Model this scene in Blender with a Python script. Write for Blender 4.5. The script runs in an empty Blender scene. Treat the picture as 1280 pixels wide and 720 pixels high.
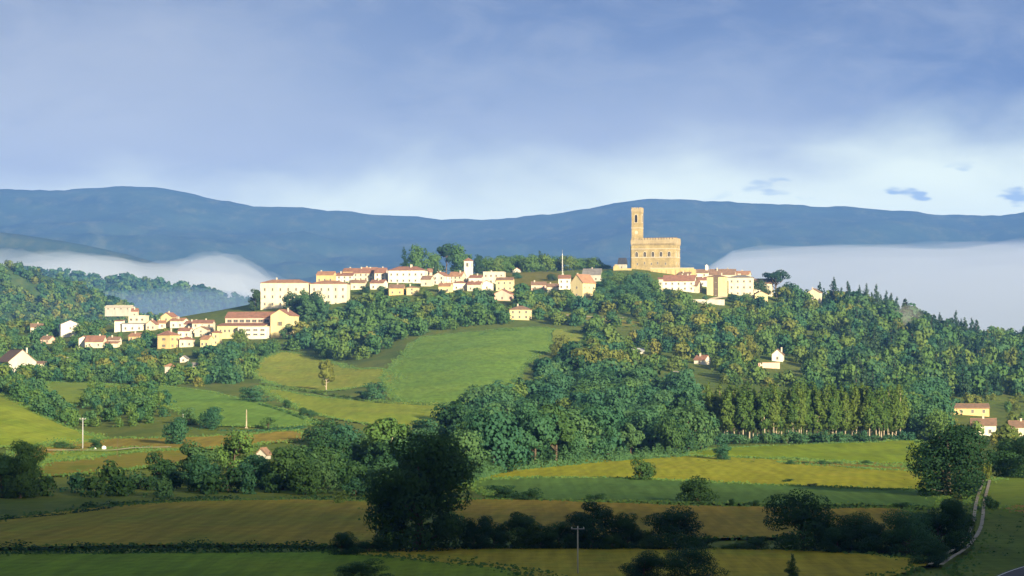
import bpy, math, random
import numpy as np
from mathutils import Vector, Matrix
from mathutils.geometry import delaunay_2d_cdt

# ------------------------------------------------------------------ camera, sky, sun, exposure
F, HOR, CH = 3460.0, 456.0, 27.0        # focal length in 1280-wide pixels, row of the horizon, eye height over the plain (m)
SUN_EL, SUN_AZ = math.radians(14.0), math.radians(150.0)   # azimuth clockwise from the viewing direction (+Y)
SC = bpy.context.scene
COL = SC.collection
cam = bpy.data.cameras.new('camera'); co = bpy.data.objects.new('camera', cam); COL.objects.link(co); SC.camera = co
cam.sensor_width = 36.0; cam.lens = F / 1280 * 36.0
cam.clip_start = 0.5; cam.clip_end = 60000
co.location = (0, 0, CH); co.rotation_euler = (math.pi / 2 + math.atan((HOR - 360) / F), 0, 0)

W = bpy.data.worlds.new('World'); SC.world = W; W.use_nodes = True
nt = W.node_tree; nt.nodes.clear()
def node(tree, typ, **kw):
    n = tree.nodes.new(typ)
    for k, v in kw.items():
        if k.startswith('in_'):
            key = k[3:]; key = int(key) if key.isdigit() else key.replace('_', ' ')
            n.inputs[key].default_value = v
        else: setattr(n, k, v)
    return n
def math_(t, op, a, b=None, c=None, clamp=False):
    n = t.nodes.new('ShaderNodeMath'); n.operation = op; n.use_clamp = clamp
    for i, v in enumerate((a, b, c)):
        if v is None: continue
        if isinstance(v, (int, float)): n.inputs[i].default_value = v
        else: t.links.new(v, n.inputs[i])
    return n.outputs[0]
def sstep(t, v, lo, hi):
    n = node(t, 'ShaderNodeMapRange', interpolation_type='SMOOTHSTEP'); t.links.new(v, n.inputs[0])
    n.inputs[1].default_value = lo; n.inputs[2].default_value = hi
    return n.outputs[0]
def mixc(t, fac, a, b, blend='MIX'):
    n = node(t, 'ShaderNodeMix', data_type='RGBA', blend_type=blend)
    for s, v in ((n.inputs[0], fac), (n.inputs[6], a), (n.inputs[7], b)):
        if isinstance(v, (int, float)): s.default_value = v
        elif isinstance(v, tuple): s.default_value = (*v[:3], 1)
        else: t.links.new(v, s)
    return n.outputs[2]
def noise(t, vec, scale, detail=3, rough=.55, dist=0.0):
    n = node(t, 'ShaderNodeTexNoise'); n.inputs['Scale'].default_value = scale; n.inputs['Detail'].default_value = detail
    n.inputs['Roughness'].default_value = rough; n.inputs['Distortion'].default_value = dist
    if vec is not None: t.links.new(vec, n.inputs['Vector'])
    return n.outputs['Fac']
def mapping(t, vec, scale=(1, 1, 1), loc=(0, 0, 0), rot=(0, 0, 0)):
    n = node(t, 'ShaderNodeMapping'); t.links.new(vec, n.inputs[0])
    n.inputs['Scale'].default_value = scale; n.inputs['Location'].default_value = loc; n.inputs['Rotation'].default_value = rot
    return n.outputs[0]

SKY_STRENGTH = 0.10
CLOUD_LOW, CLOUD_MID, CLOUD_HIGH, GLOW = (1.75, 1.80, 1.88), (.74, .93, 1.38), (.44, .60, 1.08), (3.75, 3.75, 2.6)
sky = node(nt, 'ShaderNodeTexSky', sky_type='NISHITA', sun_disc=False)
sky.sun_elevation = SUN_EL; sky.sun_rotation = SUN_AZ; sky.altitude = 400; sky.air_density = 1.2; sky.dust_density = 1.5
tc = node(nt, 'ShaderNodeTexCoord'); sep = node(nt, 'ShaderNodeSeparateXYZ'); nt.links.new(tc.outputs['Generated'], sep.inputs[0])
el = math_(nt, 'ARCSINE', sep.outputs[2])                      # elevation (radians) of the direction looked in
az = math_(nt, 'ARCTAN2', sep.outputs[0], sep.outputs[1])      # azimuth
cmb = node(nt, 'ShaderNodeCombineXYZ'); nt.links.new(az, cmb.inputs[0]); nt.links.new(el, cmb.inputs[1])
cv = cmb.outputs[0]
n1 = noise(nt, mapping(nt, cv, (16, 34, 1), (3.1, .4, 0)), 1.0, 4, .5, .3)
n2 = noise(nt, mapping(nt, cv, (7, 13, 1), (1.7, 2.2, 0)), 1.0, 3, .5)
n3 = noise(nt, mapping(nt, cv, (34, 120, 1), (.3, 5.2, 0)), 1.0, 3, .55)
edge = math_(nt, 'ADD', el, math_(nt, 'MULTIPLY', math_(nt, 'SUBTRACT', n1, .5), .036))
edge = math_(nt, 'SUBTRACT', edge, math_(nt, 'MULTIPLY', az, .06))
deck = sstep(nt, edge, .049, .086)                             # lower rim of the cloud deck
up = sstep(nt, math_(nt, 'ADD', math_(nt, 'ADD', el, math_(nt, 'MULTIPLY', az, .12)), math_(nt, 'MULTIPLY', math_(nt, 'SUBTRACT', n2, .5), .07)), .055, .135)
cloud = mixc(nt, up, CLOUD_LOW, CLOUD_MID)
cloud = mixc(nt, sstep(nt, math_(nt, 'ADD', math_(nt, 'ADD', el, math_(nt, 'MULTIPLY', az, .25)), math_(nt, 'MULTIPLY', math_(nt, 'SUBTRACT', n2, .5), .06)), .085, .16), cloud, CLOUD_HIGH)
n4 = noise(nt, mapping(nt, cv, (26, 60, 1), (5.1, 1.2, 0), (0, 0, .35)), 1.0, 6, .62, .5)
cloud = mixc(nt, math_(nt, 'MULTIPLY', sstep(nt, n4, .35, .75), .34), cloud, CLOUD_LOW)
n5 = noise(nt, mapping(nt, cv, (11, 30, 1), (2.3, 7.1, 0), (0, 0, -.2)), 1.0, 5, .6, .6)
cloud = mixc(nt, math_(nt, 'MULTIPLY', sstep(nt, n5, .48, .75), .38), cloud, CLOUD_HIGH)
clear = mixc(nt, .75, sky.outputs[0], GLOW)
col = mixc(nt, deck, clear, cloud)
# a few small dark cloud scraps under the deck on one side
scr = math_(nt, 'MULTIPLY', sstep(nt, n3, .60, .68), math_(nt, 'MULTIPLY', sstep(nt, az, .05, .12), math_(nt, 'SUBTRACT', 1.0, sstep(nt, el, .066, .074))))
col = mixc(nt, math_(nt, 'MULTIPLY', scr, .75), col, (.85, 1.3, 2.1))
# the sky above the view is broken cloud too: half the blue, half grey white
over = sstep(nt, el, .2, .5)
col = mixc(nt, over, col, mixc(nt, .75, sky.outputs[0], (.95, 1.0, 1.1)))
bg = node(nt, 'ShaderNodeBackground'); bg.inputs[1].default_value = SKY_STRENGTH
nt.links.new(col, bg.inputs[0])
wo = node(nt, 'ShaderNodeOutputWorld'); nt.links.new(bg.outputs[0], wo.inputs[0])

sl = bpy.data.lights.new('sun', 'SUN'); so = bpy.data.objects.new('sun', sl); COL.objects.link(so)
sl.energy = 5.0; sl.color = (1.0, .83, .56); sl.angle = math.radians(3.0)
sdir = Vector((math.sin(SUN_AZ) * math.cos(SUN_EL), math.cos(SUN_AZ) * math.cos(SUN_EL), math.sin(SUN_EL)))   # towards the sun
so.rotation_euler = sdir.to_track_quat('Z', 'Y').to_euler(); so.location = (300, -300, 900)

SC.view_settings.view_transform = 'Standard'; SC.view_settings.look = 'None'
SC.view_settings.exposure = 1.75; SC.view_settings.gamma = 1.0; SC.view_settings.use_curve_mapping = False
SC.render.engine = 'CYCLES'
cy = SC.cycles
cy.use_denoising = True
cy.max_bounces = 6; cy.diffuse_bounces = 3; cy.transmission_bounces = 3; cy.transparent_max_bounces = 8; cy.volume_bounces = 2
cy.caustics_reflective = False; cy.caustics_refractive = False
HAZE_DENSITY, HAZE_COLOR = .68e-4, (.165, .38, .98)

RNG = np.random.default_rng(7)
# ------------------------------------------------------------------ mesh helpers
def new_mesh(name, V, faces, mats, midx=None, smooth=False):
    V = np.asarray(V, dtype=np.float32).reshape(-1, 3)
    me = bpy.data.meshes.new(name)
    if isinstance(faces, np.ndarray):
        k = faces.shape[1]; nf = len(faces)
        me.vertices.add(len(V)); me.vertices.foreach_set('co', V.ravel())
        me.loops.add(nf * k); me.loops.foreach_set('vertex_index', faces.astype(np.int32).ravel())
        me.polygons.add(nf)
        me.polygons.foreach_set('loop_start', np.arange(0, nf * k, k, dtype=np.int32))
        if midx is not None: me.polygons.foreach_set('material_index', np.asarray(midx, dtype=np.int32))
        me.polygons.foreach_set('use_smooth', np.full(nf, smooth))
        me.update(calc_edges=True); me.validate()
    else:
        me.from_pydata(V.tolist(), [], faces)
        if midx is not None:
            for p, m in zip(me.polygons, midx): p.material_index = m
        if smooth:
            for p in me.polygons: p.use_smooth = True
        me.update()
    for m in mats: me.materials.append(m)
    return me
def link(name, me, parent=None):
    o = bpy.data.objects.new(name, me); COL.objects.link(o)
    if parent is not None: o.parent = parent
    return o
def tag(o, label=None, cat=None, group=None, kind=None):
    if label: o['label'] = label
    if cat: o['category'] = cat
    if group: o['group'] = group
    if kind: o['kind'] = kind
    return o
def empty(name, loc, label, cat, group=None, rz=0.0):
    o = bpy.data.objects.new(name, None); o.empty_display_size = 1; COL.objects.link(o)
    o.location = loc; o.rotation_euler = (0, 0, rz)
    return tag(o, label, cat, group)
class MB:
    'collects boxes, prisms and tubes into one mesh'
    def __init__(s): s.V, s.F, s.M = [], [], []
    def poly(s, pts, faces, m=0):
        b = len(s.V); s.V += [tuple(p) for p in pts]
        for f in faces: s.F.append(tuple(b + i for i in f)); s.M.append(m)
    def box(s, x0, x1, y0, y1, z0, z1, m=0):
        s.poly([(x0,y0,z0),(x1,y0,z0),(x1,y1,z0),(x0,y1,z0),(x0,y0,z1),(x1,y0,z1),(x1,y1,z1),(x0,y1,z1)],
               [(0,3,2,1),(4,5,6,7),(0,1,5,4),(1,2,6,5),(2,3,7,6),(3,0,4,7)], m)
    def prism(s, prof, y0, y1, m=0, axis='y'):
        'profile of (a, z) points, counter-clockwise, swept along an axis'
        n = len(prof)
        if axis == 'y': P = [(a, y0, z) for a, z in prof] + [(a, y1, z) for a, z in prof]
        else: P = [(y0, a, z) for a, z in prof] + [(y1, a, z) for a, z in prof]
        fs = [tuple(range(n)), tuple(range(2*n-1, n-1, -1))] + [(i, n+i, n+(i+1) % n, (i+1) % n) for i in range(n)]
        s.poly(P, fs, m)
    def tube(s, pts, rad, n=6, m=0):
        pts = [Vector(p) for p in pts]
        if isinstance(rad, (int, float)): rad = [rad] * len(pts)
        ring = []
        for i, p in enumerate(pts):
            d = (pts[min(i+1, len(pts)-1)] - pts[max(i-1, 0)]).normalized()
            a = d.orthogonal().normalized(); b = d.cross(a)
            ring += [p + (a * math.cos(2*math.pi*k/n) + b * math.sin(2*math.pi*k/n)) * rad[i] for k in range(n)]
        fs = []
        for i in range(len(pts)-1):
            for k in range(n): fs.append((i*n+k, i*n+(k+1) % n, (i+1)*n+(k+1) % n, (i+1)*n+k))
        fs.append(tuple(range(n-1, -1, -1))); fs.append(tuple((len(pts)-1)*n+k for k in range(n)))
        s.poly(ring, fs, m)
    def mesh(s, name, mats, smooth=False): return new_mesh(name, s.V, s.F, mats, s.M, smooth)

# ------------------------------------------------------------------ materials
MATS = {}
def mat(name):
    m = bpy.data.materials.new(name); m.use_nodes = True
    t = m.node_tree; b = t.nodes['Principled BSDF']
    b.inputs['Roughness'].default_value = .85; b.inputs['Specular IOR Level'].default_value = .15
    return m, t, b
def plain(name, c, c2=None, scale=1.0, rough=.85, spec=.15, stretch=(1, 1, 1), detail=4):
    if name in MATS: return MATS[name]
    m, t, b = mat(name); b.inputs['Roughness'].default_value = rough; b.inputs['Specular IOR Level'].default_value = spec
    if c2 is None: c2 = tuple(x * .72 for x in c)
    g = node(t, 'ShaderNodeTexCoord')
    f = sstep(t, noise(t, mapping(t, g.outputs['Object'], stretch), scale, detail, .6), .32, .68)
    t.links.new(mixc(t, f, c, c2), b.inputs['Base Color'])
    MATS[name] = m; return m
def leaf(name, dark, mid, light, trans=.35):
    'foliage: every plant has its own tint, every clump a slight one'
    m, t, b = mat(name)
    oi = node(t, 'ShaderNodeObjectInfo'); at = node(t, 'ShaderNodeAttribute', attribute_name='tint')
    r = math_(t, 'FRACT', math_(t, 'ADD', oi.outputs['Random'], at.outputs['Fac']))
    geo = node(t, 'ShaderNodeNewGeometry')
    nn = noise(t, geo.outputs['Position'], .16, 3, .6)
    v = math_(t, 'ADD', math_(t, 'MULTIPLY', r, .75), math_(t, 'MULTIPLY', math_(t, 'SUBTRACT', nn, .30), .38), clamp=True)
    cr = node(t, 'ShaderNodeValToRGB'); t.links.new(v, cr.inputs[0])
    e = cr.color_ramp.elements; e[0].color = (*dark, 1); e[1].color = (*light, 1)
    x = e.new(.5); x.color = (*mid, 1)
    t.links.new(cr.outputs[0], b.inputs['Base Color']); b.inputs['Roughness'].default_value = .7
    tr = node(t, 'ShaderNodeBsdfTranslucent'); t.links.new(cr.outputs[0], tr.inputs[0])
    mx = node(t, 'ShaderNodeMixShader'); mx.inputs[0].default_value = trans
    t.links.new(b.outputs[0], mx.inputs[1]); t.links.new(tr.outputs[0], mx.inputs[2])
    t.links.new(mx.outputs[0], t.nodes['Material Output'].inputs['Surface'])
    MATS[name] = m; return m
leaf('leaf_wood', (.045, .120, .042), (.085, .165, .040), (.140, .190, .038))
leaf('leaf_light', (.090, .135, .030), (.14, .17, .034), (.20, .20, .045))
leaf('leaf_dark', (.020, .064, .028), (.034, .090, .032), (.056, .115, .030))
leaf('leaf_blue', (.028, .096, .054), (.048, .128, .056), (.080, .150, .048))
leaf('leaf_conifer', (.018, .056, .032), (.030, .074, .034), (.050, .090, .034))
leaf('leaf_poplar', (.050, .110, .026), (.080, .145, .028), (.12, .170, .030))
bark = plain('bark', (.11, .085, .06), (.06, .045, .032), 3, stretch=(1, 1, .3))
pale_bark = plain('pale_bark', (.34, .30, .22), (.20, .17, .12), 2, stretch=(1, 1, .4))
def ground_mat(name, cols, scale=.02, rows=None, fine=.25):
    'soil or crop: patches, fine mottling and, for crops, faint drill rows'
    m, t, b = mat(name); b.inputs['Roughness'].default_value = .95; b.inputs['Specular IOR Level'].default_value = .05
    geo = node(t, 'ShaderNodeNewGeometry'); P = geo.outputs['Position']
    f = sstep(t, noise(t, P, scale, 5, .62, .6), .33, .67)
    c = mixc(t, f, cols[0], cols[1])
    f2 = sstep(t, noise(t, mapping(t, P, (1, .35, 1), (7, 3, 0)), scale * 4.5, 4, .7), .45, .75)
    c = mixc(t, f2, c, cols[2])
    f3 = noise(t, P, fine, 3, .7)
    c = mixc(t, .8, c, mixc(t, f3, (.25, .25, .25), (.78, .78, .78)), 'OVERLAY')
    if rows:
        ang, per, amt = rows
        st = sstep(t, noise(t, mapping(t, P, (1.6 / per, .012, 1), rot=(0, 0, ang)), 1.0, 4, .6), .3, .7)
        c = mixc(t, .35, c, mixc(t, st, (.3, .3, .3), (.7, .7, .7)), 'OVERLAY')
        w = node(t, 'ShaderNodeTexWave', wave_type='BANDS', bands_direction='X'); w.inputs['Scale'].default_value = 1 / per * .31
        w.inputs['Distortion'].default_value = 3.5; w.inputs['Detail'].default_value = 2; w.inputs['Detail Scale'].default_value = .3
        t.links.new(mapping(t, P, rot=(0, 0, ang)), w.inputs[0])
        c = mixc(t, amt, c, mixc(t, w.outputs['Fac'], (.2, .2, .2), (.8, .8, .8)), 'OVERLAY')
    t.links.new(c, b.inputs['Base Color'])
    bp = node(t, 'ShaderNodeBump'); bp.inputs['Strength'].default_value = .6; bp.inputs['Distance'].default_value = .6
    t.links.new(noise(t, P, .7, 3, .7), bp.inputs['Height']); t.links.new(bp.outputs[0], b.inputs['Normal'])
    MATS[name] = m; return m

# ------------------------------------------------------------------ terrain: heights from cross-sections measured along lines of sight
PROFILES = {
 -300: [(560,0.),(700,565),(850,500),(930,505),(1150,482),(1450,455),(1700,418),(1850,408),(2100,32.),(2600,8.)],
 0:    [(560,0.),(700,568),(850,497),(930,505),(1150,484),(1450,458),(1700,418),(1800,411),(2100,34.),(2600,8.)],
 50:   [(560,0.),(700,570),(850,524),(930,510),(1150,484),(1450,460),(1700,418),(1800,411),(2100,34.),(2600,8.)],
 100:  [(560,0.),(700,572),(850,545),(950,512),(1150,483),(1350,468),(1600,426),(1720,409),(1800,405),(2100,34.),(2600,8.)],
 200:  [(560,0.),(700,576),(800,545),(950,505),(1050,484),(1200,479),(1350,466),(1550,430),(1680,404),(1760,401),(2050,30.),(2600,8.)],
 300:  [(560,0.),(700,576),(850,535),(1000,500),(1070,495),(1250,480),(1400,452),(1560,424),(1640,402),(1690,386),(1760,382),(2050,34.),(2600,8.)],
 400:  [(560,0.),(700,581),(850,540),(960,520),(1050,508),(1250,478),(1450,448),(1620,402),(1720,364),(1780,352),(1860,350),(2100,40.),(2600,8.)],
 500:  [(560,0.),(750,570),(900,540),(1050,508),(1250,469),(1450,428),(1600,387),(1720,358),(1790,346),(1860,343),(2100,44.),(2600,8.)],
 600:  [(560,0.),(700,588),(900,548),(1000,523),(1200,471),(1450,419),(1600,387),(1740,355),(1800,343),(1870,340),(2100,44.),(2600,8.)],
 700:  [(560,0.),(700,588),(900,555),(1050,521),(1250,469),(1450,419),(1600,389),(1740,357),(1800,340),(1870,337),(2100,46.),(2600,8.)],
 800:  [(560,0.),(720,584),(900,557),(1050,525),(1250,473),(1450,426),(1600,391),(1720,357),(1790,336),(1880,333),(2100,50.),(2600,8.)],
 900:  [(560,0.),(760,577),(900,556),(1050,526),(1250,476),(1450,431),(1600,396),(1700,376),(1780,355),(1850,345),(1900,345),(2150,42.),(2600,8.)],
 1000: [(560,0.),(820,569),(900,556),(1100,521),(1300,471),(1500,426),(1650,396),(1760,378),(1850,374),(2100,40.),(2600,8.)],
 1100: [(560,0.),(850,562),(1000,543),(1200,506),(1400,461),(1600,416),(1720,397),(1800,391),(2100,32.),(2600,6.)],
 1200: [(560,0.),(850,561),(1000,546),(1150,518),(1400,471),(1600,441),(1750,428),(1850,425),(2100,22.),(2600,5.)],
 1300: [(560,0.),(850,561),(1000,547),(1200,516),(1400,476),(1600,451),(1750,441),(1850,439),(2100,20.),(2600,5.)],
 1600: [(560,0.),(850,561),(1000,549),(1200,520),(1400,482),(1600,458),(1750,448),(1850,446),(2100,16.),(2600,5.)],
}
DG = np.arange(0, 3401, 10.0); PXG = np.arange(-600, 1901, 10.0)
def _col(pr):
    d = [0, 60, 130, 220, 330, 520]; z = [25.2, 19.0, 9.5, 2.2, 0, 0]
    for a, b in pr: d.append(a); z.append(b if isinstance(b, float) else CH + (HOR - b) * a / F)
    d += [3000, 4000]; z += [0, 0]
    return np.interp(DG, d, z)
def _blur(A, sig, axis):
    r = int(sig * 3 + 1); k = np.exp(-.5 * (np.arange(-r, r + 1) / sig) ** 2); k /= k.sum()
    pad = [(0, 0), (0, 0)]; pad[axis] = (r, r)
    return np.apply_along_axis(lambda v: np.convolve(v, k, 'valid'), axis, np.pad(A, pad, mode='edge'))
_keys = sorted(PROFILES); _C = np.array([_col(PROFILES[k]) for k in _keys])
HT = np.array([np.interp(PXG, _keys, _C[:, j]) for j in range(len(DG))]).T        # [px, d]
HT = _blur(_blur(HT, 2.0, 1), 2.4, 0)
def terrain(X, Y):
    X = np.asarray(X, float); Y = np.maximum(np.asarray(Y, float), 1e-3)
    u = np.clip((X / Y * F + 640 - PXG[0]) / 10, 0, len(PXG) - 1.001); v = np.clip(Y / 10, 0, len(DG) - 1.001)
    i = u.astype(int); j = v.astype(int); a = u - i; b = v - j
    h = HT[i, j] * (1-a) * (1-b) + HT[i+1, j] * a * (1-b) + HT[i, j+1] * (1-a) * b + HT[i+1, j+1] * a * b
    w = np.clip((Y - 420) / 400, 0, 1)
    return h + w * (.45 * np.sin(X / 37 + 1.3) * np.sin(Y / 51) + .3 * np.sin(X / 17 + Y / 23) + .2 * np.sin(X / 9.3 - Y / 13.1))
_dd = np.arange(335, 2000, 2.0)
def hit(px, py):
    'first ground point on the line of sight through a picture point (depth Y); over the skyline: the crest'
    X = (px - 640) / F * _dd; z = terrain(X, _dd); yy = HOR + (CH - z) * F / _dd
    k = np.nonzero(yy <= py)[0]
    if len(k) == 0: i = int(np.argmin(yy))
    else: i = int(k[0])
    d = _dd[i]
    if len(k) and i > 0 and yy[i-1] > yy[i]: d = _dd[i-1] + 2.0 * (yy[i-1] - py) / (yy[i-1] - yy[i])
    return float(d)
def ground(px, py):
    d = hit(px, py); x = (px - 640) / F * d
    return x, d, float(terrain(x, d))
def H(x, y): return float(terrain(x, y))

# ground sheet: a fan of cells, fine where the view is fine
cols = np.concatenate([np.linspace(-2600, -100, 26)[:-1], np.linspace(-100, 1380, 260), np.linspace(1380, 3900, 27)[1:]])
ds = np.concatenate([np.linspace(2, 340, 30)[:-1], np.linspace(340, 700, 110)[:-1], np.linspace(700, 2000, 290)[:-1], np.geomspace(2000, 14000, 60)])
PX, DD = np.meshgrid(cols, ds); XX = (PX - 640) / F * DD; ZZ = terrain(XX, DD)
def grid_faces(nr, nc):
    i = np.arange(nr * nc).reshape(nr, nc)
    return np.stack([i[:-1, :-1], i[:-1, 1:], i[1:, 1:], i[1:, :-1]], -1).reshape(-1, 4)
ground_mat('pasture', ((.075, .115, .022), (.115, .135, .028), (.055, .090, .022)), .02)
g_o = link('ground', new_mesh('ground', np.stack([XX, DD, ZZ], -1), grid_faces(len(ds), len(cols)), [MATS['pasture']], smooth=True)); tag(g_o, kind='structure')

# unseen hill added behind the camera to shade the near plain
RY, RZ = -450.0, 301.0
hx = np.linspace(-3500, 4200, 150); hy = np.concatenate([np.linspace(-2200, -800, 18)[:-1], np.linspace(-800, 40, 40)])
HX, HY = np.meshgrid(hx, hy)
prof = np.where(HY > RY, np.clip((-30 - HY) / (-30 - RY), 0, 1) ** 1.1, np.clip((HY + 2200) / (RY + 2200), 0, 1) ** 1.1)
crest = RZ + 9 * np.sin(HX / 170) + 6 * np.sin(HX / 61 + 2) + 4 * np.sin(HX / 23) + .075 * (640 - HX)
hz = 24.0 + (crest - 24.0) * prof
hz = np.where(HY > -30, 24.0 - 6 * np.clip((HY + 30) / 70, 0, 1), hz)
ground_mat('wooded_slope', ((.05, .075, .025), (.03, .055, .02), (.07, .08, .03)), .01)
tag(link('hill', new_mesh('hill', np.stack([HX, HY, hz], -1), grid_faces(len(hy), len(hx)), [MATS['wooded_slope']], smooth=True)), kind='structure')

# ------------------------------------------------------------------ far mountains and the two hills in front of them
def sines(X, Y, seed, lens, amp=1.0):
    r = np.random.default_rng(seed); s = 0
    for L in lens:
        for _ in range(3):
            a = r.uniform(0, 2 * math.pi); s = s + amp * L / lens[0] * np.sin((X * math.cos(a) + Y * math.sin(a)) / L * 6.28 + r.uniform(0, 6.28)) / 3 ** .5
    return s
def range_mesh(name, crest, d_crest, d0, d1, base_z, m, px0, px1, n, nd, rough, seed, steep=1.0):
    px = np.linspace(px0, px1, n); cx = [c[0] for c in crest]; cyv = [c[1] for c in crest]
    top = np.interp(px, cx, cyv); k = np.exp(-.5 * (np.arange(-6, 7) / 2.2) ** 2); k /= k.sum()
    top = np.convolve(np.pad(top, 6, mode='edge'), k, 'valid')
    zt = CH + (HOR - top) * d_crest / F
    d = np.concatenate([np.linspace(d0, d_crest, nd), np.linspace(d_crest, d1, nd // 3)[1:]])
    PXm, Dm = np.meshgrid(px, d)
    t = np.where(Dm <= d_crest, (Dm - d0) / (d_crest - d0), (d1 - Dm) / (d1 - d_crest)); t = np.clip(t, 0, 1)
    s = t ** steep * (1.0 - .18 * np.sin(math.pi * t))
    X = (PXm - 640) / F * Dm
    nz = sines(X, Dm, seed, (1300, 620, 310, 150), rough) * np.sin(math.pi * np.clip(t, 0, 1)) ** .8
    nz2 = sines(X, Dm, seed + 5, (90, 47), rough * .05)
    Z = base_z + (zt[None, :] - base_z) * s + nz + nz2
    return tag(link(name, new_mesh(name, np.stack([X, Dm, Z], -1), grid_faces(len(d), n), [m], smooth=True)), kind='structure')
SKYLINE = [(-1500,262),(-900,246),(-500,256),(-250,248),(-60,240),(0,234.5),(50,239.5),(100,236),(140,233),(178,231),(215,236),(250,244),(285,253),(300,256),(330,259),(380,259),(410,262),(430,265),(470,268),(510,270),(560,274),(610,275),(640,272),(665,271),(690,266),(720,265),(745,259),(765,254),(790,249),(815,247),(850,249),(880,250),(930,254),(960,254),(1000,257),(1030,259),(1050,257),(1075,259),(1100,262),(1120,262),(1150,266),(1180,267),(1200,270.5),(1220,269),(1245,270),(1262,268),(1290,265),(1400,262),(1700,270),(2200,255),(2800,275)]
ground_mat('far_forest', ((.030, .055, .026), (.014, .032, .018), (.060, .075, .034)), .0035, fine=.02)
range_mesh('mountains', SKYLINE, 9600, 5600, 12500, 10, MATS['far_forest'], -1500, 2800, 420, 60, 42, 3, .85)
range_mesh('mountain_spur', [(-900,300),(-300,282),(-80,285),(0,290),(60,298),(120,309),(170,320),(205,331),(250,345),(300,372),(340,400),(420,430),(600,455)], 6300, 5300, 7600, 10, MATS['far_forest'], -900, 600, 200, 40, 16, 9)
ground_mat('hill_forest', ((.050, .095, .030), (.034, .070, .026), (.095, .120, .036)), .009, fine=.06)
range_mesh('hill', [(-700,325),(-300,330),(-60,334),(0,337),(60,341),(95,346),(130,350),(150,349),(175,351),(200,354),(225,358),(250,362),(275,369),(300,376),(330,386),(380,402),(450,425),(560,450)], 4300, 3300, 5200, 6, MATS['hill_forest'], -700, 560, 220, 40, 8, 21)
HILLB = [(-700,318),(-300,322),(-60,328),(0,333),(20,337),(40,341),(60,345),(80,351),(100,359),(120,369),(140,378),(165,388),(200,400),(260,418),(330,440)]
range_mesh('hill', HILLB, 2650, 2150, 3100, 6, MATS['hill_forest'], -700, 330, 180, 50, 5, 33)

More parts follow.
